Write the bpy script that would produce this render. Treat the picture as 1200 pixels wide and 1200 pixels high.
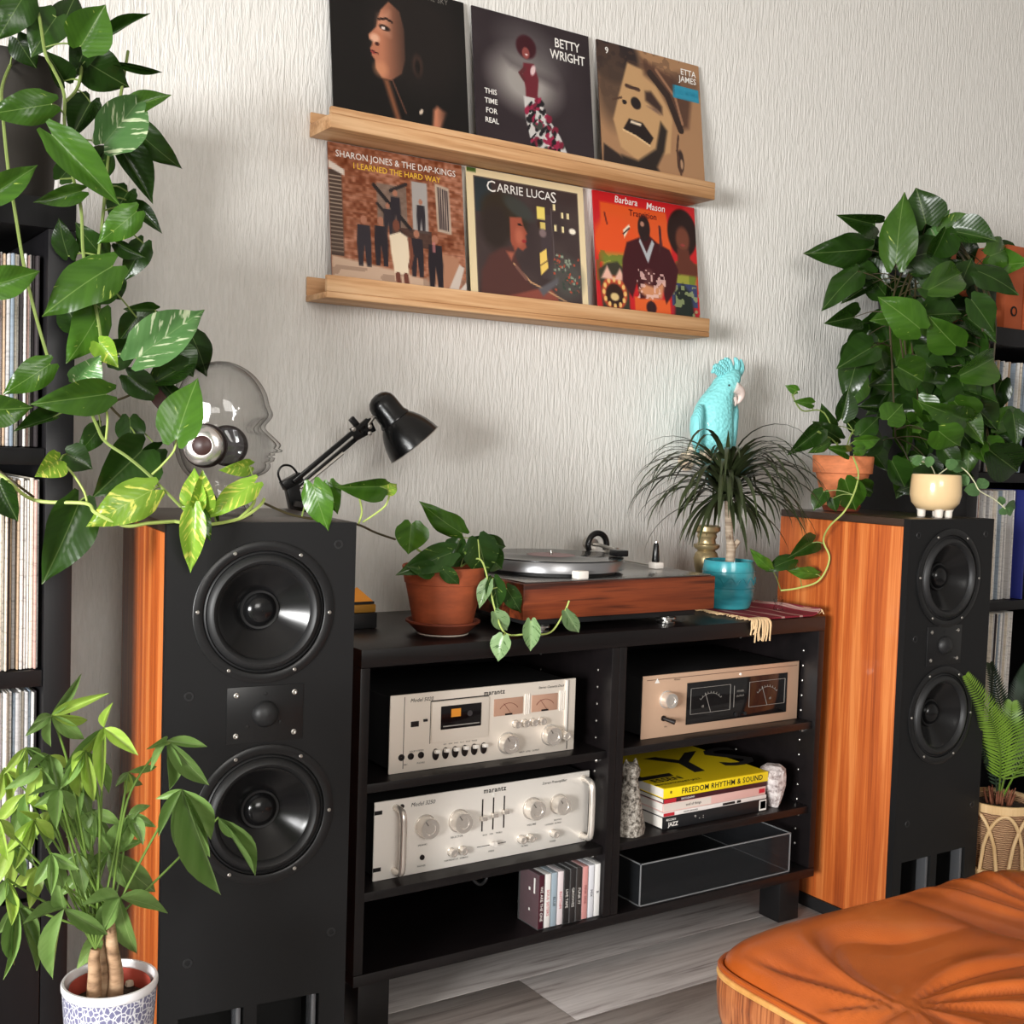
import bpy, bmesh, math, random
import numpy as np
from mathutils import Vector, Matrix, Euler
random.seed(7)
for _o in list(bpy.data.objects): bpy.data.objects.remove(_o)
S = bpy.context.scene; C = S.collection
# ------------------------------------------------------------------ camera
YAW, PIT, ROL, FPX, CZ = .5832, -.0534, .0323, 1400., 1.042
_f = Vector((math.sin(YAW)*math.cos(PIT), math.cos(YAW)*math.cos(PIT), math.sin(PIT)))
_r0 = Vector((math.cos(YAW), -math.sin(YAW), 0)); _u0 = _r0.cross(_f)
CR = math.cos(ROL)*_r0 + math.sin(ROL)*_u0; CU = -math.sin(ROL)*_r0 + math.cos(ROL)*_u0; CF = _f
CAM = Vector((0, 0, CZ))
cd = bpy.data.cameras.new('camera'); cd.sensor_width = 36; cd.lens = 36*FPX/1200; cd.clip_start = .05
cam = bpy.data.objects.new('camera', cd); C.objects.link(cam)
cam.matrix_world = Matrix(((CR.x, CU.x, -CF.x, 0), (CR.y, CU.y, -CF.y, 0), (CR.z, CU.z, -CF.z, CZ), (0, 0, 0, 1)))
S.camera = cam
# ------------------------------------------------------------------ world, light, exposure
wd = bpy.data.worlds.new('world'); S.world = wd; wd.use_nodes = True
wd.node_tree.nodes['Background'].inputs[0].default_value = (1, .935, .86, 1)
wd.node_tree.nodes['Background'].inputs[1].default_value = .27
S.view_settings.view_transform = 'Standard'; S.view_settings.look = 'None'
S.view_settings.gamma = 1; S.view_settings.use_curve_mapping = False
S.view_settings.exposure = 0.23
def area(name, loc, target, sx, sy, power, col):
    d = bpy.data.lights.new(name, 'AREA'); d.shape = 'RECTANGLE'; d.size = sx; d.size_y = sy; d.energy = power; d.color = col
    o = bpy.data.objects.new(name, d); C.objects.link(o); o.location = loc
    o.rotation_euler = (Vector(target)-Vector(loc)).to_track_quat('-Z', 'Y').to_euler(); return o
# daylight coming in at the window in the left wall
area('window_daylight', (-4.9, -1.62, 1.12), (-.4, 1.15, 1.0), 2.4, 1.5, 830, (1, .998, .985))
# weak fill lamp added behind the viewer to brighten hi-fi fronts, leather and floor
area('rear_fill_light', (-.2, -2.6, 1.9), (1.4, 2, .9), 1.6, 1.2, 60, (1, .97, .92))
try:
    S.cycles.use_denoising = True; S.cycles.max_bounces = 8; S.cycles.transparent_max_bounces = 16
    S.cycles.sample_clamp_indirect = 6
except Exception: pass

# ------------------------------------------------------------------ pixel helpers used to read positions off the photograph
def ray(px, py): return CF + CR*((px-600)/FPX) - CU*((py-600)/FPX)
def at(px, py, Y): d = ray(px, py); return CAM + d*(Y/d.y)
def atz(px, py, Z): d = ray(px, py); return CAM + d*((Z-CZ)/d.z)
def project(p):
    d = Vector(p)-CAM; z = d.dot(CF); return (600+FPX*d.dot(CR)/z, 600-FPX*d.dot(CU)/z)

# ------------------------------------------------------------------ materials
def lin(c): return tuple(((x/255.)/12.92 if x/255. <= .04045 else ((x/255.+.055)/1.055)**2.4) for x in c)
MATS = {}
def mat(name, rgb, rough=.5, metal=0., spec=.5, coat=0., alpha=1., trans=0., ior=1.45, sheen=0.):
    if name in MATS: return MATS[name]
    m = bpy.data.materials.new(name); m.use_nodes = True; b = m.node_tree.nodes['Principled BSDF']
    b.inputs['Base Color'].default_value = (*lin(rgb), 1); b.inputs['Roughness'].default_value = rough
    b.inputs['Metallic'].default_value = metal; b.inputs['Specular IOR Level'].default_value = spec
    b.inputs['Coat Weight'].default_value = coat; b.inputs['Transmission Weight'].default_value = trans; b.inputs['IOR'].default_value = ior
    b.inputs['Alpha'].default_value = alpha; b.inputs['Sheen Weight'].default_value = sheen
    MATS[name] = m; return m
class NT:
    def __init__(s, m): s.m = m; s.t = m.node_tree; s.b = s.t.nodes['Principled BSDF']
    def n(s, typ, **k):
        x = s.t.nodes.new(typ)
        for a, v in k.items():
            if a in x.inputs.keys() if hasattr(x.inputs, 'keys') else False: x.inputs[a].default_value = v
            else: setattr(x, a, v)
        return x
    def l(s, a, b): s.t.links.new(a, b)
    def coord(s, scale=(1, 1, 1), kind='Object', rnd=0.):
        tc = s.n('ShaderNodeTexCoord'); mp = s.n('ShaderNodeMapping'); mp.inputs['Scale'].default_value = scale
        src = tc.outputs[kind]
        if rnd:
            oi = s.n('ShaderNodeObjectInfo'); mu = s.n('ShaderNodeMath', operation='MULTIPLY'); s.l(oi.outputs['Random'], mu.inputs[0]); mu.inputs[1].default_value = rnd
            va = s.n('ShaderNodeVectorMath', operation='ADD'); s.l(src, va.inputs[0]); s.l(mu.outputs[0], va.inputs[1]); src = va.outputs[0]
        s.l(src, mp.inputs['Vector']); return mp.outputs['Vector']
    def noise(s, vec, scale, detail=4, rough=.55, dist=0.):
        x = s.n('ShaderNodeTexNoise'); x.inputs['Scale'].default_value = scale; x.inputs['Detail'].default_value = detail
        x.inputs['Roughness'].default_value = rough; x.inputs['Distortion'].default_value = dist
        if vec is not None: s.l(vec, x.inputs['Vector'])
        return x.outputs['Fac']
    def ramp(s, fac, stops, interp='LINEAR'):
        r = s.n('ShaderNodeValToRGB'); e = r.color_ramp.elements; r.color_ramp.interpolation = interp
        while len(e) < len(stops): e.new(.5)
        for k, (p, c) in enumerate(stops): e[k].position = p; e[k].color = (*lin(c), 1)
        s.l(fac, r.inputs[0]); return r.outputs['Color']
    def mix(s, fac, a, b, mode='MIX'):
        x = s.n('ShaderNodeMix', data_type='RGBA', blend_type=mode)
        for sock, v in ((x.inputs[0], fac), (x.inputs[6], a), (x.inputs[7], b)):
            if hasattr(v, 'links') or hasattr(v, 'is_output'): s.l(v, sock)
            else: sock.default_value = v if not isinstance(v, tuple) else ((*lin(v), 1) if len(v) == 3 else v)
        return x.outputs[2]
    def color(s, c): s.l(c, s.b.inputs['Base Color'])
    def bump(s, h, strength=.3, dist=.002):
        b = s.n('ShaderNodeBump'); b.inputs['Strength'].default_value = strength; b.inputs['Distance'].default_value = dist
        s.l(h, b.inputs['Height']); s.l(b.outputs[0], s.b.inputs['Normal'])
def wood(name, stops, axis, fine=60., along=2.5, rough=.42, coat=.1, wave=True, rnd=0., bump=.08):
    m = mat(name, (150, 90, 50), rough, coat=coat); N = NT(m)
    sc = [fine*.35]*3; sc[axis] = along*.35
    v = N.coord(tuple(sc), rnd=rnd); a = N.noise(v, 1.0, 5, .6, .6)
    sc2 = [fine*3.0]*3; sc2[axis] = along*1.6
    v2 = N.coord(tuple(sc2), rnd=rnd); b = N.noise(v2, 1.0, 3, .6)
    mx = N.n('ShaderNodeMath', operation='MULTIPLY_ADD'); N.l(b, mx.inputs[0]); mx.inputs[1].default_value = .35; N.l(a, mx.inputs[2])
    sb = N.n('ShaderNodeMath', operation='SUBTRACT'); N.l(mx.outputs[0], sb.inputs[0]); sb.inputs[1].default_value = .175
    N.color(N.ramp(sb.outputs[0], stops)); N.bump(b, bump, .001); return m
M_teak_v = wood('teak_veneer_upright', [(.34, (146, 66, 26)), (.46, (176, 86, 36)), (.54, (188, 98, 43)), (.66, (210, 126, 66))], 2, 110, 3.0)
M_teak_h = wood('rosewood_plinth', [(.36, (50, 20, 10)), (.45, (102, 44, 22)), (.55, (128, 60, 31)), (.63, (70, 29, 14))], 0, 46, 2.0)
M_pine = wood('pale_ledge_wood', [(.36, (170, 122, 78)), (.5, (202, 154, 108)), (.64, (218, 176, 132))], 0, 50, 3, .55, 0)
M_rose = wood('rosewood_shell', [(.36, (66, 36, 26)), (.43, (150, 84, 48)), (.5, (186, 116, 70)), (.57, (140, 78, 46)), (.63, (74, 44, 34))], 2, 55, 1.5, .4, .2)
M_plyedge = wood('plywood_edge', [(.3, (196, 138, 70)), (.7, (226, 174, 104))], 0, 40, 3, .5)
M_esp = wood('espresso_cabinet_foil', [(.3, (11, 8, 9)), (.7, (21, 16, 17))], 0, 60, 3, .38, 0, bump=.03)
M_shelfblk = wood('black_brown_shelf_foil', [(.3, (13, 12, 14)), (.7, (21, 20, 23))], 2, 60, 3, .45, 0, bump=.03)
def floor_mat():
    m = mat('grey_laminate', (150, 140, 135), .42); N = NT(m)
    v = N.coord((2.2, 26, 5), rnd=37.); a = N.noise(v, 1, 6, .62, 1.4)
    v2 = N.coord((3, 110, 5), rnd=11.); b = N.noise(v2, 1, 4, .6)
    mx = N.n('ShaderNodeMath', operation='MULTIPLY_ADD'); N.l(b, mx.inputs[0]); mx.inputs[1].default_value = .5; N.l(a, mx.inputs[2])
    sb = N.n('ShaderNodeMath', operation='SUBTRACT'); N.l(mx.outputs[0], sb.inputs[0]); sb.inputs[1].default_value = .25
    oi = N.n('ShaderNodeObjectInfo')
    c = N.ramp(sb.outputs[0], [(.28, (140, 131, 128)), (.42, (182, 174, 171)), (.55, (200, 193, 190)), (.75, (214, 208, 205))])
    hsv = N.n('ShaderNodeHueSaturation'); mr = N.n('ShaderNodeMapRange'); N.l(oi.outputs['Random'], mr.inputs[0]); mr.inputs[3].default_value = .92; mr.inputs[4].default_value = 1.05
    N.l(mr.outputs[0], hsv.inputs['Value']); N.l(c, hsv.inputs['Color']); N.color(hsv.outputs[0]); N.bump(b, .12, .001); return m
M_floor = floor_mat()
def wall_mat():
    m = mat('fibre_wallpaper', (226, 220, 212), .8, spec=.25); N = NT(m)
    v = N.coord((165, 165, 24)); a = N.noise(v, 1, 3, .55, .4)
    v2 = N.coord((320, 320, 110)); b = N.noise(v2, 1, 2, .5)
    r = N.n('ShaderNodeMapRange'); r.inputs[1].default_value = .27; r.inputs[2].default_value = .68; N.l(a, r.inputs[0])
    mx = N.n('ShaderNodeMath', operation='MULTIPLY_ADD'); N.l(b, mx.inputs[0]); mx.inputs[1].default_value = .22; N.l(r.outputs[0], mx.inputs[2])
    N.bump(mx.outputs[0], .55, .003); N.color(N.ramp(r.outputs[0], [(0, (226, 223, 217)), (1, (235, 232, 227))])); return m
M_wall = wall_mat()
M_plain = mat('white_plaster', (226, 222, 215), .85)
M_black = mat('matt_black', (26, 26, 27), .5); M_blk2 = mat('black_lacquer', (16, 16, 17), .25); M_rub = mat('rubber_black', (30, 30, 31), .48)
M_cone = mat('poly_cone', (18, 18, 19), .2); M_cap = mat('dust_cap_black', (18, 18, 19), .18); M_dark = mat('deep_black', (8, 8, 8), .7)
M_baf = mat('baffle_black', (20, 20, 21), .5, spec=.35); M_frame = mat('basket_black', (22, 22, 23), .35)
M_chrome = mat('chrome', (222, 220, 216), .18, 1); M_steel = mat('brushed_steel', (196, 192, 186), .35, 1)
M_silver = mat('satin_silver', (236, 225, 212), .45, .2); M_silver2 = mat('bright_silver', (242, 236, 228), .36, .12)
M_knob = mat('turned_aluminium', (238, 231, 222), .24, .7)
M_champ = mat('champagne_aluminium', (200, 166, 140), .42, .2)
M_ink = mat('printed_ink', (30, 26, 26), .6); M_white = mat('white_print', (238, 234, 228), .6); M_yprint = mat('yellow_print', (244, 196, 60), .6)
M_slot = mat('dark_slot', (24, 14, 12), .5); M_meter = mat('warm_meter_face', (186, 146, 124), .4); M_orange = mat('orange_plastic', (232, 150, 52), .45)
M_redprint = mat('red_print', (190, 40, 52), .6); M_teal = mat('teal_print', (40, 140, 170), .6)
M_clay = mat('terracotta', (176, 92, 56), .7)
def clay(name, rgb):
    m = mat(name, rgb, .72, spec=.3); N = NT(m); a = N.noise(N.coord((14, 14, 40)), 1, 4, .6)
    d = tuple(int(x*.82) for x in rgb); h = tuple(min(255, int(x*1.12)) for x in rgb); N.color(N.ramp(a, [(.3, d), (.55, rgb), (.75, h)])); N.bump(a, .1, .001); return m
M_clay = clay('terracotta', (168, 84, 50)); M_clay2 = clay('pale_terracotta', (214, 128, 84)); M_clayd = clay('dark_terracotta', (122, 58, 38))
M_soil = mat('potting_soil', (44, 32, 26), .95)
N_ = NT(M_soil); _a = N_.noise(N_.coord((1, 1, 1)), 180, 3); N_.color(N_.ramp(_a, [(.35, (26, 19, 16)), (.7, (74, 56, 44))])); N_.bump(_a, .6, .004)
def leafmat(name, dark, light, var, amount, rough=.27, trans=.24, rib=1.):
    """waxy leaf: pale midrib, fine side veins, streaks of variegation that differ from leaf to leaf"""
    m = mat(name, dark, rough, spec=.5); N = NT(m)
    tc = N.n('ShaderNodeTexCoord'); sp = N.n('ShaderNodeSeparateXYZ'); N.l(tc.outputs['Object'], sp.inputs[0])
    ab = N.n('ShaderNodeMath', operation='ABSOLUTE'); N.l(sp.outputs[0], ab.inputs[0])
    rb = N.n('ShaderNodeMapRange'); rb.inputs[1].default_value = .004; rb.inputs[2].default_value = .016; rb.inputs[3].default_value = .42*rib; rb.inputs[4].default_value = 0; N.l(ab.outputs[0], rb.inputs[0])
    # side veins: y - 0.6*|x|
    ma = N.n('ShaderNodeMath', operation='MULTIPLY_ADD'); N.l(ab.outputs[0], ma.inputs[0]); ma.inputs[1].default_value = -.7; N.l(sp.outputs[1], ma.inputs[2])
    oi = N.n('ShaderNodeObjectInfo')
    ra = N.n('ShaderNodeMath', operation='MULTIPLY'); N.l(oi.outputs['Random'], ra.inputs[0]); ra.inputs[1].default_value = 40.
    cb = N.n('ShaderNodeCombineXYZ'); N.l(sp.outputs[0], cb.inputs[0]); N.l(ma.outputs[0], cb.inputs[1]); N.l(ra.outputs[0], cb.inputs[2])
    mp = N.n('ShaderNodeMapping'); mp.inputs['Scale'].default_value = (3.2, 11, 1); N.l(cb.outputs[0], mp.inputs[0])
    nz = N.noise(mp.outputs[0], 1, 3, .55)
    vr = N.n('ShaderNodeMapRange'); vr.inputs[1].default_value = 1-amount; vr.inputs[2].default_value = 1-amount+.06; vr.inputs[3].default_value = 0; vr.inputs[4].default_value = .85; N.l(nz, vr.inputs[0])
    nb = N.noise(mp.outputs[0], .45, 2, .5)
    base = N.mix(nb, dark, light); hs = N.n('ShaderNodeHueSaturation'); mr = N.n('ShaderNodeMapRange'); N.l(oi.outputs['Random'], mr.inputs[0]); mr.inputs[3].default_value = .65; mr.inputs[4].default_value = 1.35
    N.l(mr.outputs[0], hs.inputs['Value']); N.l(base, hs.inputs['Color'])
    c1 = N.mix(vr.outputs[0], hs.outputs[0], var); c2 = N.mix(rb.outputs[0], c1, tuple(min(255, int(x*.5+y*.5)) for x, y in zip(light, (200, 215, 150)))); N.color(c2)
    wv = N.n('ShaderNodeMath', operation='MULTIPLY'); N.l(ma.outputs[0], wv.inputs[0]); wv.inputs[1].default_value = 62.
    sn = N.n('ShaderNodeMath', operation='SINE'); N.l(wv.outputs[0], sn.inputs[0]); N.bump(sn.outputs[0], .035, .02)
    tr = N.n('ShaderNodeBsdfTranslucent'); N.l(c2, tr.inputs[0]); ms = N.n('ShaderNodeMixShader'); ms.inputs[0].default_value = trans
    out = [x for x in N.t.nodes if x.type == 'OUTPUT_MATERIAL'][0]; N.l(N.b.outputs[0], ms.inputs[1]); N.l(tr.outputs[0], ms.inputs[2]); N.l(ms.outputs[0], out.inputs[0]); return m
L_dark = leafmat('pothos_leaf_dark', (26, 46, 14), (44, 76, 22), (140, 168, 60), .27)
L_mid = leafmat('pothos_leaf', (42, 76, 20), (78, 120, 36), (190, 208, 100), .31)
L_pale = leafmat('pothos_leaf_silvered', (70, 116, 62), (112, 156, 92), (214, 226, 186), .42, rib=.6)
L_young = leafmat('pothos_leaf_young', (108, 152, 38), (160, 200, 76), (232, 234, 110), .44, trans=.38)
L_brasil = leafmat('philodendron_leaf', (36, 66, 26), (58, 92, 38), (150, 176, 90), .36)
L_brasil2 = leafmat('philodendron_leaf_pale', (112, 144, 96), (150, 178, 128), (56, 92, 40), .42)
L_pach = leafmat('pachira_leaf', (92, 126, 58), (136, 166, 96), (176, 200, 128), .25, .38, .28, 1.5)
L_pach2 = leafmat('pachira_leaf_young', (140, 178, 64), (186, 208, 108), (204, 222, 146), .25, .38, .34, 1.5)
L_drac = leafmat('dracaena_blade', (22, 30, 17), (42, 52, 28), (84, 96, 60), .2, .35, .12, .3)
L_cycad = leafmat('cycad_leaflet', (70, 104, 30), (124, 156, 56), (170, 190, 90), .2, .4, .25, .4)
L_cycad2 = leafmat('cycad_leaflet_dark', (30, 46, 34), (52, 68, 50), (80, 96, 70), .2, .4, .2, .4)
L_small = leafmat('small_round_leaf', (66, 104, 60), (104, 142, 86), (150, 180, 110), .2, .4, .25, .3)
M_vine = mat('green_vine', (122, 140, 72), .5); M_vined = mat('brown_vine', (66, 58, 34), .55); M_vinel = mat('pale_petiole', (172, 190, 104), .5)

# ------------------------------------------------------------------ mesh builder
W = {}
def rootmat(o):
    while o.parent is not None: o = o.parent
    return W.get(o.name, Matrix.Identity(4))
class MB:
    def __init__(s): s.v = []; s.f = []; s.m = []
    def add(s, vs, fs, mi=0, M=None):
        o = len(s.v); s.v.extend([(M @ Vector(p)) for p in vs] if M else [Vector(p) for p in vs])
        s.f.extend([tuple(i+o for i in f) for f in fs]); s.m.extend([mi]*len(fs)); return s
    def box(s, x0, x1, y0, y1, z0, z1, mi=0, M=None, b=0.):
        if x0 > x1: x0, x1 = x1, x0
        if y0 > y1: y0, y1 = y1, y0
        if z0 > z1: z0, z1 = z1, z0
        b = min(b, (x1-x0)*.45, (y1-y0)*.45, (z1-z0)*.45)
        if b <= 0:
            vs = [(x, y, z) for x in (x0, x1) for y in (y0, y1) for z in (z0, z1)]
            return s.add(vs, [(0, 1, 3, 2), (4, 6, 7, 5), (0, 4, 5, 1), (2, 3, 7, 6), (0, 2, 6, 4), (1, 5, 7, 3)], mi, M)
        bm = bmesh.new(); bmesh.ops.create_cube(bm, size=1)
        for v in bm.verts: v.co = Vector(((x0+x1)/2+v.co.x*(x1-x0), (y0+y1)/2+v.co.y*(y1-y0), (z0+z1)/2+v.co.z*(z1-z0)))
        bmesh.ops.bevel(bm, geom=bm.edges[:], offset=b, segments=2, affect='EDGES', profile=.5)
        bm.verts.index_update(); s.add([v.co.copy() for v in bm.verts], [[v.index for v in f.verts] for f in bm.faces], mi, M); bm.free(); return s
    def lathe(s, prof, seg=32, mi=0, M=None, cap0=False, cap1=False, sx=1., sy=1.):
        vs = []; fs = []
        for r, z in prof:
            for k in range(seg): a = 2*math.pi*k/seg; vs.append((r*math.cos(a)*sx, r*math.sin(a)*sy, z))
        for i in range(len(prof)-1):
            for k in range(seg): k2 = (k+1) % seg; fs.append((i*seg+k, i*seg+k2, (i+1)*seg+k2, (i+1)*seg+k))
        if cap0: fs.append(tuple(range(seg))[::-1])
        if cap1: fs.append(tuple((len(prof)-1)*seg+k for k in range(seg)))
        return s.add(vs, fs, mi, M)
    def tube(s, pts, r, seg=8, mi=0, M=None, caps=True):
        pts = [Vector(p) for p in pts]; n = len(pts); rr = r if isinstance(r, (list, tuple)) else [r]*n
        vs = []; fs = []; up = None
        for i, p in enumerate(pts):
            t = (pts[min(i+1, n-1)]-pts[max(i-1, 0)])
            t = t.normalized() if t.length > 1e-9 else Vector((0, 0, 1))
            if up is None: up = t.orthogonal().normalized()
            up = up - t*up.dot(t); up = up.normalized() if up.length > 1e-6 else t.orthogonal().normalized()
            w = t.cross(up)
            for k in range(seg): a = 2*math.pi*k/seg; vs.append(p+up*(rr[i]*math.cos(a))+w*(rr[i]*math.sin(a)))
        for i in range(n-1):
            for k in range(seg): k2 = (k+1) % seg; fs.append((i*seg+k, i*seg+k2, (i+1)*seg+k2, (i+1)*seg+k))
        if caps: fs.append(tuple(range(seg))[::-1]); fs.append(tuple((n-1)*seg+k for k in range(seg)))
        return s.add(vs, fs, mi, M)
    def loft(s, rings, mi=0, M=None, cap=True):
        n = len(rings[0]); vs = [p for r in rings for p in r]; fs = []
        for i in range(len(rings)-1):
            for k in range(n): k2 = (k+1) % n; fs.append((i*n+k, i*n+k2, (i+1)*n+k2, (i+1)*n+k))
        if cap: fs.append(tuple(range(n))[::-1]); fs.append(tuple((len(rings)-1)*n+k for k in range(n)))
        return s.add(vs, fs, mi, M)
    def text(s, body, size, M, mi=0, align='CENTER', bold=0., space=1., shear=0., sx=1.):
        c = bpy.data.curves.new('t', 'FONT'); c.body = body; c.size = size; c.align_x = align; c.align_y = 'CENTER'; c.offset = bold*size; c.space_character = space; c.shear = shear
        c.resolution_u = 2
        o = bpy.data.objects.new('t', c); C.objects.link(o); dg = bpy.context.evaluated_depsgraph_get(); me = bpy.data.meshes.new_from_object(o.evaluated_get(dg))
        s.add([(v.co.x*sx, v.co.y, v.co.z) for v in me.vertices], [tuple(p.vertices) for p in me.polygons], mi, M)
        bpy.data.objects.remove(o); bpy.data.curves.remove(c); bpy.data.meshes.remove(me); return s
    def mesh(s, name, mats, ang=.7):
        me = bpy.data.meshes.new(name); me.from_pydata([tuple(v) for v in s.v], [], s.f)
        for m in (mats if isinstance(mats, (list, tuple)) else [mats]): me.materials.append(m)
        me.polygons.foreach_set('material_index', s.m); me.polygons.foreach_set('use_smooth', [True]*len(s.f)); me.update()
        try: me.set_sharp_from_angle(angle=ang)
        except Exception: pass
        return me
    def build(s, name, mats, parent=None, world=False, ang=.7):
        if world and parent is not None:
            inv = rootmat(parent).inverted(); s.v = [inv @ v for v in s.v]
        o = bpy.data.objects.new(name, s.mesh(name, mats, ang)); C.objects.link(o)
        if parent is not None: o.parent = parent
        return o
def tag(o, label=None, cat=None, group=None, kind=None):
    if label: o['label'] = label
    if cat: o['category'] = cat
    if group: o['group'] = group
    if kind: o['kind'] = kind
    return o
def thing(name, loc, label, cat, group=None, rz=0.):
    o = bpy.data.objects.new(name, None); C.objects.link(o); o.location = loc; o.rotation_euler = (0, 0, rz); o.empty_display_size = .05
    W[o.name] = Matrix.Translation(Vector(loc)) @ Matrix.Rotation(rz, 4, 'Z'); return tag(o, label, cat, group)
def inst(name, me, parent, M, world=True):
    o = bpy.data.objects.new(name, me); C.objects.link(o)
    if parent is not None: o.parent = parent; o.matrix_basis = (rootmat(parent).inverted() @ M) if world else M
    else: o.matrix_basis = M
    return o
def T(x, y, z): return Matrix.Translation((x, y, z))
def RX(a): return Matrix.Rotation(math.radians(a), 4, 'X')
def RY(a): return Matrix.Rotation(math.radians(a), 4, 'Y')
def RZ(a): return Matrix.Rotation(math.radians(a), 4, 'Z')
def SC(x, y, z): return Matrix.Diagonal((x, y, z, 1))
def frame(o, x, y, z): return Matrix(((x[0], y[0], z[0], o[0]), (x[1], y[1], z[1], o[1]), (x[2], y[2], z[2], o[2]), (0, 0, 0, 1)))
FRONT = RX(90)          # text or lathe axis +Z -> faces -Y (towards the viewer); local x stays x, local y -> z
def spline(pts, n=6):
    pts = [Vector(p) for p in pts]; out = []
    for i in range(len(pts)-1):
        p0, p1, p2, p3 = pts[max(i-1, 0)], pts[i], pts[i+1], pts[min(i+2, len(pts)-1)]
        for k in range(n):
            t = k/n; out.append(.5*((2*p1)+(p2-p0)*t+(2*p0-5*p1+4*p2-p3)*t*t+(3*p1-p0-3*p2+p3)*t**3))
    out.append(pts[-1]); return out

# ------------------------------------------------------------------ leaf meshes (y = petiole to tip, z = upper face)
def leaf_mesh(name, m, kind='heart', fold=.16, droop=.12, wave=0., rows=10, cols=3, curl=0.):
    b = MB(); vs = []; fs = []
    for i in range(rows+1):
        t = i/rows
        if kind == 'heart':
            w = .5*float(np.interp(t, [0, .1, .25, .4, .55, .7, .82, .92, 1], [.66, .9, 1, .965, .83, .60, .36, .13, .004]))
        elif kind == 'round': w = .5*math.sqrt(max(0, 1-(2*t-1)**2))**.85+.001
        elif kind == 'lance': w = .5*(math.sin(math.pi*t**.82)**.95 if 0 < t < 1 else 0)+.002
        else: w = .5*(min(1, .5+3*t))*(1-t**2.2)+.002
        for j in range(-cols, cols+1):
            s_ = j/cols; x = s_*w; y = t
            if kind == 'heart': y -= .15*math.sin(math.pi*min(1, abs(s_)*1.02))**.8*max(0, 1-2.6*t)
            z = abs(s_)*w*fold*2 - droop*t*t*1.2 + wave*math.sin(t*9+j)*abs(s_)*.04 - curl*s_*s_*w
            vs.append((x, y, z))
    n = 2*cols+1
    for i in range(rows):
        for j in range(n-1): fs.append((i*n+j, i*n+j+1, (i+1)*n+j+1, (i+1)*n+j))
    b.add(vs, fs); return b.mesh(name, m, 3.2)
LM = {}
for nm, m in (('dark', L_dark), ('mid', L_mid), ('pale', L_pale), ('young', L_young), ('brasil', L_brasil), ('brasil2', L_brasil2)):
    LM[nm] = [leaf_mesh('heart_leaf_'+nm, m, 'heart', f, d, wv, curl=c) for f, d, wv, c in ((.2, .14, .6, .1), (.1, .22, 1., .25), (.3, .08, .4, 0.))]
for nm, m in (('pach', L_pach), ('pach2', L_pach2)): LM[nm] = [leaf_mesh('leaflet_'+nm, m, 'lance', f, d, .3, 8, 2) for f, d in ((.22, .1), (.1, .22), (.3, .02))]
LM['small'] = [leaf_mesh('small_leaf', L_small, 'round', .1, .1, 0, 6, 2)]
def leafM(base, tip, width, nrm):
    y = Vector(tip)-Vector(base); L = y.length; y.normalize(); z = Vector(nrm)-y*Vector(nrm).dot(y); z.normalize(); x = y.cross(z)
    return frame(base, x*width, y*L, z*L)
def px2m(p): return (Vector(p)-CAM).dot(CF)/FPX
def leaf_px(parent, kind, bx, by, tx, ty, wpx, Y, dY=0., tilt=0., rnd=random, name='leaf'):
    """a leaf read off the photograph: petiole end, tip, width, and its real depth in the room"""
    b = at(bx, by, Y); t = at(tx, ty, Y+dY); n = (CAM-b).normalized(); ax = (t-b).normalized()
    n = Matrix.Rotation(math.radians(tilt if tilt else rnd.uniform(-24, 24)), 3, ax) @ n
    w = wpx*px2m(b)*1.04
    return inst(name, rnd.choice(LM[kind]), parent, leafM(b, t, w, n)), b
# ================================================================== SETTING
WY = 2.274
def struct(name, b, m, parent=None):
    o = b.build(name, m, parent)
    if parent is None: o['kind'] = 'structure'
    return o
struct('wall_back', MB().box(-3.3, 4.6, WY, WY+.12, 0, 2.7), M_wall)
fl = struct('floor', MB().box(-3.3, 4.6, -3.2, WY+.12, -.06, -.012), mat('floor_underlay', (120, 112, 108), .8))
# laminate planks: one object each, running along the wall, staggered end joints
PW, PL = .19, 1.28
plank = {}
for row in range(10):
    y1 = 2.272-row*PW
    off = {0: 1.62-PL*2, 1: .9-PL*2, 2: 1.30-PL*2}.get(row, -2.2+((row*.47) % PL))
    x = off
    while x < 3.9:
        xa, xb = max(x, -.6), min(x+PL, 3.9)
        if xb-xa > .05:
            key = round(xb-xa, 3)
            if key not in plank: plank[key] = MB().box(-key/2+.0006, key/2-.0006, -PW/2+.0006, PW/2-.0006, -.012, 0, 0, None, .0012).mesh('plank', M_floor)
            inst('plank', plank[key], fl, T((xa+xb)/2, y1-PW/2, 0))
        x += PL
struct('ceiling', MB().box(-3.3, 4.6, -3.2, WY+.12, 2.7, 2.8), M_plain)
# left wall with the window that lights the room
wl = MB(); wx0, wx1 = -3.32, -3.2
wl.box(wx0, wx1, -3.2, -1.5, 0, 2.7); wl.box(wx0, wx1, .26, WY+.12, 0, 2.7); wl.box(wx0, wx1, -1.5, .26, 0, .5); wl.box(wx0, wx1, -1.5, .26, 1.64, 2.7)
struct('wall_left', wl, M_plain)
wf = MB()
for a in ((-1.5, -1.45, .5, 1.64), (.21, .26, .5, 1.64), (-.645, -.60, .5, 1.64)): wf.box(-3.28, -3.23, a[0], a[1], a[2], a[3], 0, None, .004)
for a in ((.5, .55), (1.59, 1.64)): wf.box(-3.28, -3.23, -1.45, .21, a[0], a[1], 0, None, .004)
struct('window_1', wf, M_white)

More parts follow.
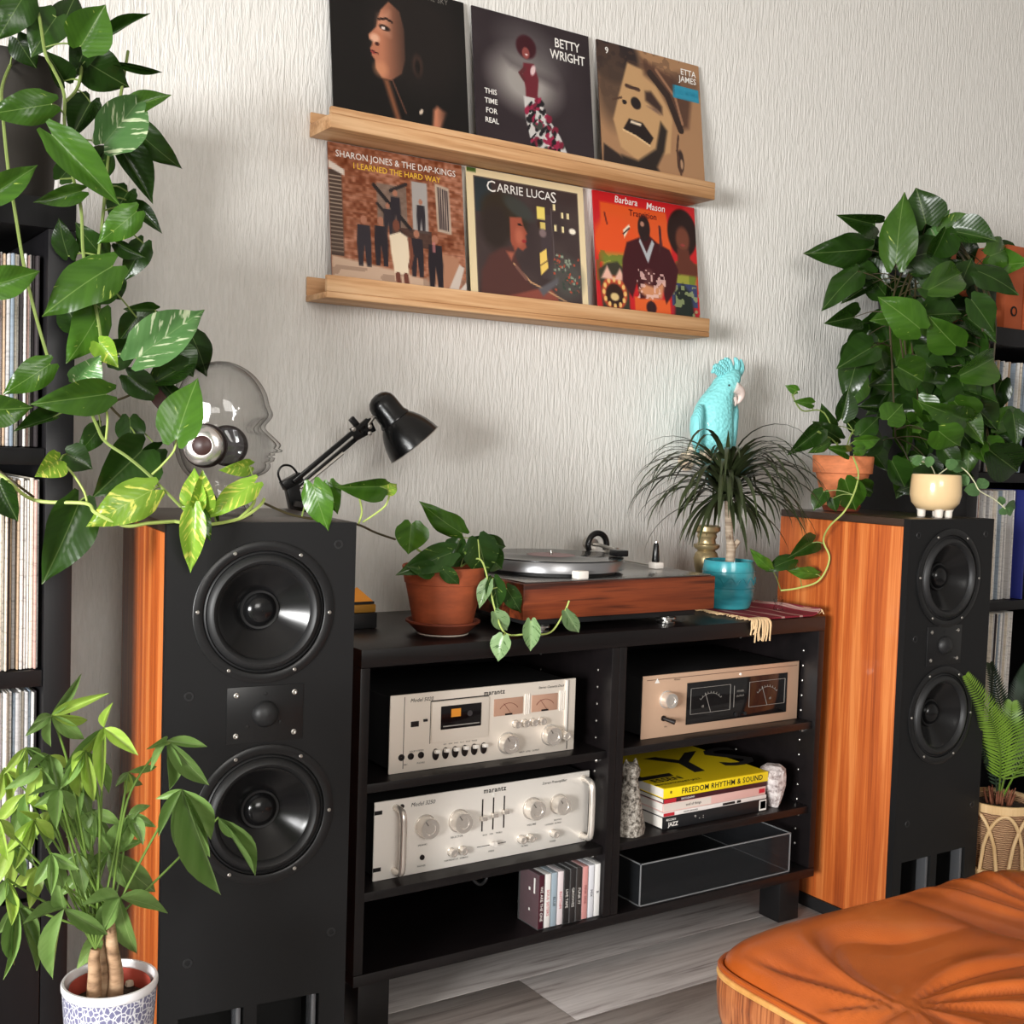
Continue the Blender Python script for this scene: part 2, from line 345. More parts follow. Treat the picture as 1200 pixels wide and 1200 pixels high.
# ================================================================== RECORD LEDGES + COVERS
def ledge(z, th, zl, label):
    """picture ledge: back strip, shelf strip, front lip"""
    o = thing('picture_ledge', (.982, WY, z), label, 'ledge', None); L = 1.003
    MB().box(0, L, -.105, -.002, 0, th, 0, None, .0015).build('ledge_board', M_pine, o)
    MB().box(0, L, -.105, -.093, th+.0002, zl, 0, None, .002).build('front_lip', M_pine, o)
    MB().box(0, L, -.007, -.002, th+.0002, .05, 0, None, .002).build('back_strip', M_pine, o)
    return o
ledge(1.652, .027, .041, 'upper pale wooden picture ledge holding three dark record covers')
ledge(1.3245, .012, .0445, 'lower pale wooden picture ledge holding three colourful record covers')

# --- a tiny painter: sRGB canvas -> colour attribute on a fine grid (flat print on the cover)
NP_ = 116
class Art:
    def __init__(s, bg, seed=0):
        s.c = np.zeros((NP_, NP_, 3)); s.c[:] = bg; g = (np.arange(NP_)+.5)/NP_; s.u, s.v = np.meshgrid(g, g); s.r = np.random.RandomState(seed)
    def noise(s, nx, ny=None, seed=None):
        ny = ny or nx; r = s.r.rand(ny+2, nx+2); x = s.u*nx; y = s.v*ny; xi = x.astype(int); yi = y.astype(int); fx = x-xi; fy = y-yi
        fx = fx*fx*(3-2*fx); fy = fy*fy*(3-2*fy)
        return (r[yi, xi]*(1-fx)+r[yi, xi+1]*fx)*(1-fy)+(r[yi+1, xi]*(1-fx)+r[yi+1, xi+1]*fx)*fy
    def put(s, mask, col, a=1.):
        m = np.clip(mask*a, 0, 1)[..., None]; s.c = s.c*(1-m)+np.array(col, float)*m; return s
    def ell(s, cx, cy, rx, ry, col, soft=.06, rot=0., a=1.):
        t = math.radians(rot); x = s.u-cx; y = s.v-cy; X = x*math.cos(t)+y*math.sin(t); Y = -x*math.sin(t)+y*math.cos(t)
        d = np.sqrt((X/rx)**2+(Y/ry)**2); return s.put(np.clip((1-d)/soft+.5, 0, 1), col, a)
    def pol(s, pts, col, soft=.008, a=1., grad=None):
        ins = np.zeros_like(s.u, bool); dist = np.full_like(s.u, 9.); n = len(pts)
        for i in range(n):
            x1, y1 = pts[i]; x2, y2 = pts[(i+1) % n]
            c = ((y1 > s.v) != (y2 > s.v)) & (s.u < (x2-x1)*(s.v-y1)/((y2-y1) if abs(y2-y1) > 1e-9 else 1e-9)+x1); ins ^= c
            L = (x2-x1)**2+(y2-y1)**2+1e-9; t = np.clip(((s.u-x1)*(x2-x1)+(s.v-y1)*(y2-y1))/L, 0, 1)
            dist = np.minimum(dist, np.hypot(s.u-x1-t*(x2-x1), s.v-y1-t*(y2-y1)))
        m = np.clip(np.where(ins, dist, -dist)/soft+.5, 0, 1)
        if grad is not None: m = m*np.clip(grad(s.u, s.v), 0, 1)
        return s.put(m, col, a)
    def line(s, pts, w, col, a=1.):
        for (x1, y1), (x2, y2) in zip(pts[:-1], pts[1:]):
            L = (x2-x1)**2+(y2-y1)**2+1e-9; t = np.clip(((s.u-x1)*(x2-x1)+(s.v-y1)*(y2-y1))/L, 0, 1)
            d = np.hypot(s.u-x1-t*(x2-x1), s.v-y1-t*(y2-y1)); s.put(np.clip((w-d)/.006+.5, 0, 1), col, a)
        return s
    def rect(s, x0, y0, x1, y1, col, a=1.): return s.pol([(x0, y0), (x1, y0), (x1, y1), (x0, y1)], col, .006, a)
M_print = mat('printed_cover', (200, 200, 200), .36, spec=.4, coat=.15); _N = NT(M_print); _ca = _N.n('ShaderNodeAttribute'); _ca.attribute_name = 'print'; _N.color(_ca.outputs['Color'])
def art_mesh(art, size):
    n = NP_+1; g = [k/NP_*size for k in range(n)]
    vs = [(g[i], 0, size-g[j]) for j in range(n) for i in range(n)]
    fs = [(j*n+i, (j+1)*n+i, (j+1)*n+i+1, j*n+i+1) for j in range(NP_) for i in range(NP_)]
    me = bpy.data.meshes.new('printed_artwork'); me.from_pydata(vs, [], fs)
    c = np.clip(art.c, 0, 255)/255.; c = np.where(c <= .04045, c/12.92, ((c+.055)/1.055)**2.4).reshape(-1, 3)
    col = np.ones((len(fs), 4, 4)); col[:, :, :3] = c[:, None, :]
    at_ = me.color_attributes.new('print', 'FLOAT_COLOR', 'CORNER'); at_.data.foreach_set('color', col.ravel().astype(np.float32)); me.materials.append(M_print); return me
LP = .315
def cover(x, ztop, art, texts, label, edge=(30, 28, 28), tone=None):
    """a record sleeve leaning back on its ledge; texts: (body,u,v,size,material,bold,space,shear)"""
    dy = .044; tilt = math.asin(dy/LP); dz = LP*math.cos(tilt)
    o = thing('record_cover', (x, WY-.0535, ztop-dz+.0006), label, 'record cover', 'record covers on the wall ledges')
    R_ = Matrix.Rotation(-tilt, 4, 'X')
    MB().box(0, LP, 0, .0035, 0, LP, 0, R_, .0008).build('sleeve', mat('sleeve_%d_%d_%d' % edge, edge, .5), o)
    inst('printed_artwork', art_mesh(art, LP), o, R_ @ T(0, -.0006, 0), world=False)
    if texts:
        for body, u, v, size, m, bold, space, shear, sx in texts:
            MB().text(body, size*LP, R_ @ T(u*LP, -.0012, LP*(1-v)) @ FRONT, 0, 'CENTER', bold, space, shear, sx).build('lettering', m, o)
    return o
# 1 dark portrait
a = Art((17, 14, 14), 1)
a.ell(.62, .36, .34, .36, (27, 22, 21), .5)
face = [(.42, .13), (.36, .20), (.335, .27), (.325, .32), (.265, .385), (.27, .415), (.295, .42), (.285, .455), (.272, .475), (.285, .50), (.283, .52), (.305, .545), (.31, .60), (.35, .655), (.42, .66), (.50, .60), (.53, .5), (.53, .3), (.50, .18)]
a.pol(face, (176, 112, 84), .012, 1, lambda u, v: 1.25-(u-.3)/.24)
a.pol([(.34, .24), (.42, .2), (.42, .36), (.33, .33)], (206, 150, 122), .06, .6); a.ell(.31, .40, .035, .03, (226, 178, 150), .8, 0, .8); a.ell(.345, .60, .05, .05, (206, 142, 104), .9, 0, .6)
a.ell(.385, .315, .04, .018, (30, 18, 16), .5, 10); a.ell(.375, .318, .014, .01, (220, 200, 190), .5); a.line([(.345, .265), (.40, .25), (.44, .265)], .008, (38, 22, 18)); a.ell(.325, .435, .016, .012, (60, 26, 22), .6)
a.ell(.295, .495, .02, .012, (150, 60, 56), .6, 20); a.line([(.285, .487), (.33, .50)], .004, (60, 20, 20))
a.pol([(.36, .66), (.40, .66), (.50, .97), (.46, .97)], (150, 92, 62), .03, .8); a.line([(.43, .66), (.52, .86)], .006, (120, 78, 60), .7)
a.ell(.62, .52, .04, .075, (70, 48, 40), .6, 0, .7); a.ell(.62, .53, .02, .05, (22, 16, 15), .6); a.ell(.635, .83, .012, .022, (210, 190, 170), .6, 30)
a.pol([(.73, .80), (.76, .77), (.80, .79), (.83, .80), (.79, .9), (.73, 1.02), (.66, 1.02), (.72, .9)], (190, 122, 92), .03, 1, lambda u, v: 1.1-(u-.74)/.12)
cover(1.0115, 1.9924, a, [('AND THE SKY', .72, .035, .05, mat('grey_print', (120, 116, 110), .6), .0, 1.1, 0, .9)], 'black record cover with a face in profile, leftmost on upper ledge', (18, 15, 15))
# 2 standing singer
a = Art((47, 38, 42), 2)
n = a.noise(5); a.c += (n[..., None]-.5)*10
a.ell(.42, .45, .26, .2, (168, 162, 156), .9, 10, .9); a.ell(.48, .22, .26, .16, (104, 98, 98), .9, 20, .6); a.pol([(.25, .3), (.75, .4), (.7, .46), (.3, .36)], (60, 50, 54), .06, .5)
a.ell(.44, .20, .085, .085, (58, 16, 26), .25); a.ell(.435, .245, .032, .042, (140, 70, 66), .3); a.ell(.44, .255, .012, .008, (230, 210, 210), .5)
a.pol([(.41, .32), (.50, .31), (.535, .42), (.52, .54), (.53, .62), (.42, .62), (.42, .5), (.40, .4)], (104, 34, 44), .012); a.line([(.42, .36), (.38, .40), (.41, .44)], .014, (90, 40, 44)); a.ell(.49, .36, .02, .04, (220, 190, 190), .5, 20)
dress = [(.40, .56), (.54, .56), (.60, .68), (.70, .80), (.78, .96), (.79, 1.02), (.46, 1.02), (.44, .86), (.41, .72)]
a.pol(dress, (200, 196, 192), .01)
rr = random.Random(5)
for k in range(110):
    v = rr.uniform(.57, 1.0); uc = .47+(v-.56)*.36; hw = .07+(v-.56)*.22; u = uc+rr.uniform(-hw, hw)
    if v > .56: a.ell(u, v, rr.uniform(.008, .026), rr.uniform(.012, .034), rr.choice([(30, 26, 30), (24, 22, 26), (150, 34, 66), (120, 30, 52), (60, 66, 60)]), .4, rr.uniform(20, 50))
a.ell(.90, .985, .06, .045, (236, 232, 230), .1); a.ell(.90, 1.0, .03, .03, (40, 32, 36), .1)
tx = [('BETTY', .80, .115, .095, M_white, .012, 1, 0, .82), ('WRIGHT', .80, .205, .095, M_white, .012, 1, 0, .82)]
for k, w in enumerate(('THIS', 'TIME', 'FOR', 'REAL')): tx.append((w, .125, .585+k*.068, .052, M_white, .016, 1, 0, .95))
cover(1.3466, 1.9924, a, tx, 'dark plum record cover with a singer in a patterned gown, middle of upper ledge', (48, 40, 44))
# 3 tan portrait
a = Art((164, 124, 90), 3)
a.ell(.16, .10, .24, .2, (44, 34, 34), .3); n = a.noise(26); m = (n > .55)*1.; a.put(m*(a.v < .42)*(a.u < .8), (92, 66, 52), .45)
a.ell(.13, .34, .15, .28, (76, 58, 48), .7, 0, .8)
a.pol([(.28, .12), (.62, .18), (.72, .35), (.66, .75), (.34, .86), (.18, .78), (.12, .58), (.18, .4)], (190, 150, 106), .02)
a.pol([(.42, .06), (.72, .14), (.9, .3), (.86, .52), (.76, .55), (.66, .38), (.56, .24), (.44, .18)], (78, 52, 42), .05, .9)
a.line([(.50, .16), (.66, .3), (.78, .55)], .03, (50, 36, 32)); a.line([(.56, .12), (.74, .3), (.8, .5)], .012, (150, 110, 84))
a.ell(.345, .42, .05, .045, (36, 28, 28), .25, 30); a.ell(.235, .43, .022, .018, (36, 28, 28), .3); a.line([(.26, .30), (.38, .31)], .014, (70, 48, 40)); a.line([(.13, .43), (.21, .40)], .008, (80, 56, 44))
a.pol([(.44, .38), (.60, .46), (.60, .40), (.50, .30), (.44, .31)], (60, 42, 38), .03); a.pol([(.45, .42), (.58, .47), (.55, .43)], (120, 92, 80), .02)
mouth = [(.21, .64), (.27, .55), (.40, .56), (.50, .66), (.46, .72), (.33, .67)]
a.pol(mouth, (34, 24, 24), .012); a.pol([(.29, .56), (.39, .57), (.38, .59), (.28, .58)], (226, 206, 180), .01); a.line([(.21, .645), (.33, .675), (.46, .725)], .007, (220, 186, 140))
a.pol([(.18, .84), (.34, .86), (.52, .74), (.58, .52), (.64, .58), (.60, .75), (.52, .88), (.60, .98), (.2, .98)], (42, 34, 30), .03)
a.pol([(.02, .78), (.16, .84), (.36, 1.02), (0, 1.02)], (44, 34, 32), .02); a.pol([(.22, .94), (.36, 1.02), (.2, 1.02)], (196, 164, 92), .02)
a.pol([(.44, .98), (.62, .92), (.72, 1.0), (.9, .96), (1, 1.0), (1, 1.04), (.4, 1.04)], (40, 32, 30), .02); a.ell(.76, .80, .035, .09, (54, 38, 34), .3); a.ell(.77, .82, .014, .04, (170, 134, 104), .4); a.line([(.75, .6), (.73, .72), (.76, .9)], .01, (80, 54, 42))
a.rect(.72, .20, .985, .30, (42, 132, 160)); a.ell(.85, .18, .15, .1, (70, 50, 44), .6, 0, .5); a.rect(.74, .2, .98, .29, (46, 140, 168))
cover(1.6849, 1.9924, a, [('ETTA', .885, .082, .066, M_white, .012, 1, 0, 1.0), ('JAMES', .875, .14, .066, M_white, .012, 1, 0, 1.0), ('TELL MAMA', .855, .246, .05, M_teal, .014, 1, 0, .9), ('9', .09, .07, .07, M_white, .01, 1, 0, 1)], 'tan record cover with a singing face, rightmost on upper ledge', (70, 52, 42))
# 4 brick alley with a band
a = Art((150, 92, 66), 4)
n = a.noise(40, 60); a.c += (n[..., None]-.5)*70; n = a.noise(9); a.c += (n[..., None]-.5)*36
for k in range(34): a.line([(0, .02+k*.022), (1, .05+k*.022)], .0016, (110, 70, 54), .45)
a.pol([(0, .74), (.25, .77), (.5, .80), (1, .88), (1, 1), (0, 1)], (202, 172, 148), .02); n = a.noise(10, 20); a.put((n > .6)*(a.v > .8), (150, 122, 104), .6)
a.line([(.1, .88), (.32, .98)], .004, (110, 84, 70)); a.line([(.5, .88), (.9, .96)], .004, (150, 120, 100)); a.line([(.06, .95), (.3, .9)], .006, (110, 90, 76)); a.ell(.8, .90, .05, .015, (140, 110, 96), .7)
a.rect(0, .18, .09, .74, (74, 58, 50))
for k in range(20): a.line([(0, .22+k*.026), (.085, .22+k*.026)], .004, (170, 150, 132), .8)
a.pol([(0, .12), (.11, .17), (.11, .21), (0, .17)], (214, 202, 190), .01)
a.rect(.60, .17, .72, .52, (170, 164, 160)); a.pol([(.78, .16), (.89, .18), (.90, .50), (.79, .49)], (190, 170, 150), .01)
a.pol([(.80, .18), (.88, .2), (.885, .48), (.805, .47)], (60, 48, 50), .01)
for k in range(5): a.line([(.815+k*.016, .18), (.82+k*.016, .49)], .003, (180, 160, 146))
a.rect(.34, .22, .56, .5, (120, 112, 104), .7); a.line([(.32, .24), (.58, .5)], .014, (40, 34, 34)); a.line([(.34, .36), (.60, .62)], .01, (44, 36, 36)); a.line([(.44, .26), (.56, .2)], .012, (48, 40, 40)); a.rect(.44, .5, .74, .62, (62, 46, 42), .8)
a.pol([(.74, .62), (.95, .66), (.94, .92), (.70, .84)], (176, 126, 98), .02)
def man(x, y, h, suit=(40, 34, 40), skin=(172, 116, 92)):
    h *= .9; dv = a.r.randint(-6, 14); suit = tuple(v+dv for v in suit)
    a.pol([(x-.04*h/.3, y-.80*h), (x+.04*h/.3, y-.80*h), (x+.046*h/.3, y-.45*h), (x+.04*h/.3, y), (x+.012*h/.3, y), (x, y-.4*h), (x-.012*h/.3, y), (x-.04*h/.3, y), (x-.046*h/.3, y-.45*h)], suit, .008)
    a.ell(x, y-.9*h, .02*h/.3, .026*h/.3, skin, .3)
for q in ((.235, .79, .38), (.36, .775, .37), (.625, .82, .36), (.765, .89, .42), (.475, .50, .28), (.665, .50, .24), (.415, .56, .24)): man(*q)
a.rect(.745, .57, .765, .64, (190, 120, 120), .8)
a.pol([(.42, .56), (.50, .53), (.56, .56), (.565, .70), (.555, .82), (.45, .81), (.43, .68)], (232, 214, 186), .012); a.ell(.475, .49, .026, .04, (120, 70, 54), .3); a.line([(.57, .57), (.585, .68), (.565, .76)], .014, (120, 70, 54))
a.line([(.475, .82), (.485, .93), (.475, .97)], .018, (110, 62, 50)); a.line([(.535, .82), (.545, .95), (.54, 1.0)], .018, (110, 62, 50))
a.pol([(.86, .88), (.95, .7), (.99, .72), (.93, .9)], (206, 192, 180), .01); a.pol([(.94, .88), (1, .82), (1, .9)], (210, 200, 190), .01)
cover(1.0182, 1.6489, a, [('SHARON JONES & THE DAP-KINGS', .50, .072, .062, M_white, .003, 1, 0, .93), ('I LEARNED THE HARD WAY', .50, .135, .056, M_yprint, .003, 1, 0, .93)], 'record cover of a band in a brick alley, leftmost on lower ledge', (120, 76, 58))
# 5 cream-framed night window
a = Art((232, 212, 170), 5)
a.rect(.055, .055, .945, .955, (62, 50, 50)); n = a.noise(8); a.put((a.u > .05)*(a.u < .945)*(a.v > .055)*(a.v < .955)*n, (84, 70, 66), .5)
a.rect(.06, .06, .2, .3, (44, 54, 58), .9); a.rect(.60, .25, .70, .72, (70, 58, 60)); a.line([(.70, .2), (.72, .72)], .004, (96, 84, 84))
a.ell(.30, .30, .2, .15, (54, 44, 34), .3, 20); a.ell(.42, .235, .14, .06, (64, 66, 62), .5, 28, .9); a.ell(.22, .40, .12, .16, (50, 40, 36), .5)
a.pol([(.34, .31), (.44, .30), (.455, .36), (.485, .41), (.47, .43), (.475, .455), (.465, .48), (.475, .51), (.44, .54), (.40, .52), (.37, .56), (.34, .48)], (160, 82, 62), .014); a.ell(.415, .44, .035, .06, (196, 112, 86), .9, 0, .7); a.ell(.425, .355, .02, .008, (40, 24, 22), .5, 10); a.ell(.455, .47, .02, .01, (150, 40, 44), .5)
a.pol([(.26, .54), (.36, .52), (.38, .6), (.42, .68), (.5, .78), (.62, .84), (.6, .9), (.4, .92), (.2, .95), (.07, .95), (.09, .72), (.16, .6)], (84, 52, 48), .03); a.pol([(.30, .56), (.37, .56), (.34, .62)], (170, 96, 76), .02)
a.pol([(.18, .9), (.36, .86), (.56, .8), (.66, .78), (.73, .84), (.74, .9), (.7, .88), (.72, .955), (.68, .955), (.64, .88), (.54, .9), (.3, .955), (.18, .955)], (138, 74, 62), .02)
a.line([(.36, .64), (.5, .76), (.62, .80), (.95, .93)], .006, (196, 150, 110)); a.line([(.38, .66), (.46, .74)], .012, (120, 84, 74))
a.rect(.575, .20, .645, .29, (236, 214, 110)); a.ell(.60, .33, .025, .03, (60, 40, 34), .3); a.rect(.60, .31, .645, .36, (220, 196, 110)); a.ell(.62, .39, .03, .03, (130, 110, 110), .5)
a.pol([(.585, .54), (.645, .50), (.655, .64), (.59, .70)], (238, 202, 104), .006); a.line([(.585, .63), (.655, .585)], .004, (110, 80, 60))
for u, v in ((.73, .19), (.80, .24), (.85, .24), (.735, .34), (.80, .345)): a.rect(u-.01, v-.025, u+.01, v+.02, (244, 226, 170))
a.ell(.885, .345, .03, .022, (250, 240, 220), .4); a.ell(.82, .70, .14, .15, (84, 84, 78), .6, 0, .7)
for k in range(60): u = a.r.uniform(.70, .93); v = a.r.uniform(.52, .80); a.ell(u, v, .008, .012, [(140, 150, 130), (170, 80, 60), (60, 70, 60)][k % 3], .5, k*30)
a.pol([(.56, .8), (.74, .7), (.74, .74), (.6, .85)], (96, 92, 96), .02); a.rect(.0, .0, .075, .03, (70, 96, 40))
cover(1.3456, 1.6489, a, [('C', .195, .115, .115, M_white, .004, 1, 0, 1), ('ARRIE LUCA', .475, .115, .088, M_white, .004, 1, 0, .96), ('S', .728, .12, .115, M_white, .004, 1, 0, 1)], 'cream-bordered record cover of a woman by night windows, middle of lower ledge', (226, 206, 160))
# 6 red collage
a = Art((196, 34, 38), 6)
a.pol([(.06, .08), (.70, .08), (.74, .3), (.74, .52), (.06, .52)], (222, 88, 38), .02); a.ell(.2, .38, .22, .2, (226, 84, 36), .3)
a.pol([(.06, .47), (.4, .45), (.76, .5), (.99, .5), (.98, .66), (.06, .66)], (150, 150, 60), .05); n = a.noise(16); a.put((n > .55)*(a.v > .45)*(a.v < .68), (90, 110, 40), .6)
a.ell(.86, .22, .15, .19, (40, 22, 20), .12); a.ell(.86, .27, .07, .1, (112, 62, 46), .4); a.pol([(.80, .35), (.92, .35), (.93, .42), (1, .47), (1, .55), (.72, .55), (.8, .45)], (96, 50, 38), .02); a.ell(.86, .315, .025, .01, (150, 60, 56), .5)
a.pol([(.02, .6), (.1, .54), (.2, .52), (.3, .6), (.3, .93), (.05, .93)], (60, 56, 44), .02); a.ell(.16, .76, .12, .13, (186, 74, 48), .15); a.ell(.16, .78, .085, .09, (50, 30, 24), .2)
for k in range(12): t = k*math.pi/6; a.ell(.16+.1*math.cos(t), .76+.1*math.sin(t), .015, .02, (232, 186, 110), .5)
a.ell(.16, .79, .04, .03, (220, 190, 130), .4); a.pol([(.04, .66), (.1, .56), (.16, .66), (.22, .57), (.28, .66)], (230, 180, 160), .02)
a.rect(.72, .62, .985, .95, (60, 66, 100)); a.rect(.72, .8, .985, .95, (170, 36, 44)); a.pol([(.76, .68), (.84, .62), (.92, .7), (.95, .9), (.9, .98), (.74, .92)], (34, 40, 36), .03); n = a.noise(30); a.put((n > .7)*(a.u > .73)*(a.v > .64)*(a.v < .95), (150, 160, 110), .8)
a.rect(.35, .77, .70, .95, (222, 96, 44)); a.rect(.35, .9, .70, .96, (140, 130, 60))
a.pol([(.42, .31), (.52, .28), (.60, .33), (.72, .37), (.80, .52), (.76, .68), (.66, .8), (.62, .64), (.60, .76), (.40, .78), (.38, .66), (.33, .78), (.24, .66), (.25, .5), (.3, .36)], (64, 22, 28), .015)
a.ell(.475, .23, .06, .1, (44, 28, 28), .2); a.ell(.46, .2, .02, .02, (180, 130, 110), .5); a.pol([(.43, .31), (.49, .42), (.55, .31), (.57, .34), (.50, .5), (.42, .34)], (176, 180, 184), .01)
a.pol([(.39, .72), (.46, .66), (.56, .68), (.66, .62), (.62, .76), (.5, .78)], (206, 140, 100), .03); a.ell(.5, .6, .05, .06, (90, 50, 50), .5); n = a.noise(40); a.put((n > .68)*(a.u > .38)*(a.u < .66)*(a.v > .55)*(a.v < .78), (230, 190, 180), .8)
a.ell(.51, .84, .05, .05, (50, 24, 30), .3); a.line([(.51, .8), (.52, 1.0)], .012, (50, 30, 30)); a.pol([(.27, .27), (.33, .22), (.34, .24), (.28, .33)], (240, 224, 200), .01); a.line([(.27, .3), (.33, .25)], .006, (40, 26, 30)); a.line([(.63, .2), (.64, .34)], .012, (90, 40, 40)); a.line([(.64, .22), (.62, .4)], .005, (70, 40, 40)); a.line([(.10, .16), (.12, .24)], .008, (120, 40, 30))
a.rect(.07, .87, .31, .95, (40, 50, 44)); a.line([(.08, .89), (.3, .9)], .004, (190, 190, 180)); a.line([(.08, .93), (.3, .94)], .004, (190, 190, 180))
cover(1.6891, 1.6489, a, [('Barbara', .31, .045, .075, M_white, .008, 1, .15, .95), ('Mason', .60, .055, .075, M_white, .008, 1, .15, .95), ('Transition', .47, .13, .07, mat('dark_red_print', (84, 18, 20), .6), .008, 1, 0, .95)], 'red and orange collage record cover, rightmost on lower ledge', (190, 40, 44))

# ================================================================== RECORD SHELVES
SLEEVE = {}
def ordinal(n):
    one = ('', 'first', 'second', 'third', 'fourth', 'fifth', 'sixth', 'seventh', 'eighth', 'ninth', 'tenth', 'eleventh', 'twelfth', 'thirteenth', 'fourteenth', 'fifteenth', 'sixteenth', 'seventeenth', 'eighteenth', 'nineteenth')
    if n < 20: return one[n]
    t = ('twenty', 'thirty', 'forty', 'fifty', 'sixty')[n//10-2]
    return t+'-'+one[n % 10] if n % 10 else t[:-1]+'ieth'
SCOL = [('cream', (226, 216, 200)), ('white', (236, 233, 228)), ('pale grey', (196, 194, 194)), ('dark', (58, 52, 54)), ('tan', (196, 170, 142)), ('pale blue', (150, 164, 178)), ('dusty red', (150, 84, 74)), ('pale pink', (212, 176, 166))]
def sleeve_mat(k):
    nm, c = SCOL[k]; m = mat('sleeve_spine_'+nm.replace(' ', '_'), c, .5)
    if not m.get('done'):
        N = NT(m); a = N.noise(N.coord((8, 8, 260), rnd=9.), 1, 2); d = tuple(int(x*.8) for x in c); N.color(N.ramp(a, [(.42, c), (.62, tuple(int(x*.93) for x in c)), (.7, d)])); m['done'] = 1
    return m
for k in range(len(SCOL)): SLEEVE[k] = MB().box(-.00165, .00165, 0, .285, 0, .289, 0, None, .0012).mesh('record_sleeve', sleeve_mat(k))
def shelf(x0, x1, name, label, zs, doors=()):
    o = thing(name, (x0, 1.88, 0), label, 'shelf'); w = x1-x0; D = .385
    for xa in (0, w-.04): MB().box(xa, xa+.04, 0, D, 0, 1.345, 0, None, .0012).build('side_panel', M_shelfblk, o)
    MB().box(0, w, 0, D, 1.3455, 1.39, 0, None, .0012).build('top_panel', M_shelfblk, o); MB().box(.0405, w-.0405, 0, D, 0, .03, 0, None, .001).build('bottom_panel', M_shelfblk, o)
    for z in zs: MB().box(.0405, w-.0405, .003, D-.008, z-.025, z, 0, None, .001).build('shelf_board', M_shelfblk, o)
    MB().box(.0405, w-.0405, D-.006, D-.001, .031, 1.344).build('back_panel', M_shelfblk, o)
    return o
ROWS = (1.019, .684, .36)
shL = shelf(-.36, .441, 'record_shelf', 'tall black shelf of records at the left edge, below the dark grey pot', ROWS)
MB().box(.0425, .76, -.002, .014, .034, .331, 0, None, .0015).build('cabinet_door', M_shelfblk, shL)
shR = shelf(2.612, 3.40, 'record_shelf', 'tall black shelf of records behind the right loudspeaker', ROWS)
def fill(x0, x1, z, side, rowname, seed, weights, lean=0., maxn=60, ydep=0.03):
    r = random.Random(seed); x = x0; k = 0; made = []
    while x < x1 and k < maxn:
        c = r.choices(range(len(SCOL)), weights)[0]; th = r.choice((.9, 1., 1.1, 1.5, 1.0)); x += .0036*th*.5+.0002
        M = T(x, 1.88+ydep+r.uniform(-.010, .006), z+.001) @ RY(lean+r.uniform(-.12, .12)) @ SC(th, 1, r.uniform(.985, 1.0))
        o = inst('record_sleeve', SLEEVE[c], None, M)
        made.append((o, c))
        x += .0036*th*.5+.0003; k += 1
    seq = made[::-1] if side == 'left-hand' else made; end = 'right' if side == 'left-hand' else 'left'
    for i, (o, c) in enumerate(seq): tag(o, '%s record sleeve, %s from the %s end, %s of the %s black shelf' % (SCOL[c][0], ordinal(i+1), end, rowname, side), 'record', 'records in the %s of the %s shelf' % (rowname, side))
fill(.245, .3945, 1.0195, 'left-hand', 'top row', 1, (5, 6, 5, 2, 2, 2, .6, 1))
fill(.245, .3945, .6845, 'left-hand', 'second row', 2, (7, 8, 3, 1, 2, 1, 1, 2), ydep=.012)
fill(.245, .3945, .3605, 'left-hand', 'third row', 3, (4, 4, 4, 2, 2, 4, 1.2, 2))
fill(2.655, 2.86, 1.0195, 'right-hand', 'top row', 4, (2, 4, 6, 4, 1, 1, .3, .3), lean=2.)
fill(2.655, 2.85, .6845, 'right-hand', 'second row', 5, (3, 6, 4, 1.2, 1, 1.4, .5, .5))
fill(2.74, 2.86, .3605, 'right-hand', 'third row', 6, (4, 5, 2, 1, 3, 1, 1, .5), lean=1.)
tag(MB().box(2.868, 2.874, 1.885, 2.16, .6855, .975, 0, None, .001).build('record_sleeve', mat('blue_sleeve', (44, 52, 130), .45)), 'deep blue record sleeve in second row of the right-hand black shelf', 'record')
# orange file box on the right shelf
fb = thing('file_box', (2.738, 1.890, 1.3905), 'orange-brown file box standing on top of the right black shelf', 'box')
M_rust = mat('rust_board', (176, 84, 44), .6)
bb = MB(); bb.box(0, .075, 0, .17, 0, .212, 0, None, .002); bb.build('box_body', M_rust, fb)
MB().lathe([(.013, 0), (.013, .002), (.009, .0025)], 20, 0, T(.037, -.0001, .045) @ FRONT).build('finger_ring', M_dark, fb)
fb2 = thing('file_box', (2.822, 1.890, 1.3905), 'second rust-coloured file box at the right edge, standing on the shelf top', 'box')
MB().box(0, .075, 0, .17, 0, .212, 0, None, .002).build('box_body', M_rust, fb2)
MB().lathe([(.013, 0), (.013, .002), (.009, .0025)], 20, 0, T(.037, -.0001, .045) @ FRONT).build('finger_ring', M_dark, fb2)
# ================================================================== MEDIA CABINET
CX0, CX1, CY, CH, CD = .9055, 2.0512, 1.8237, .69, .405
XM = 1.4687; t_ = .018
cab = thing('media_cabinet', (CX0, CY, 0), 'low black-brown open media cabinet between the two loudspeakers', 'cabinet')
w = CX1-CX0; xm = XM-CX0
MB().box(0, w, 0, CD, CH-.032, CH, 0, None, .0015).build('top_panel', M_esp, cab)
MB().box(0, w, 0, CD, .099, .119, 0, None, .0012).build('bottom_panel', M_esp, cab)
for xa in (0, xm-t_-.0004, xm+.0004, w-t_): MB().box(xa, xa+t_, .001, CD, .1195, CH-.0325, 0, None, .001).build('side_panel', M_esp, cab)
MB().box(t_+.0005, w-t_-.0005, CD-.006, CD-.001, .1195, CH-.0325).build('back_panel', M_esp, cab)
SH1, SH2 = .4525, .2605
BAYS = ((t_+.0008, xm-t_-.0012), (xm+t_+.0012, w-t_-.0008))
for xa, xb in BAYS:
    for z in (SH1, SH2): MB().box(xa, xb, .008, CD-.008, z-.016, z, 0, None, .001).build('shelf_board', M_esp, cab)
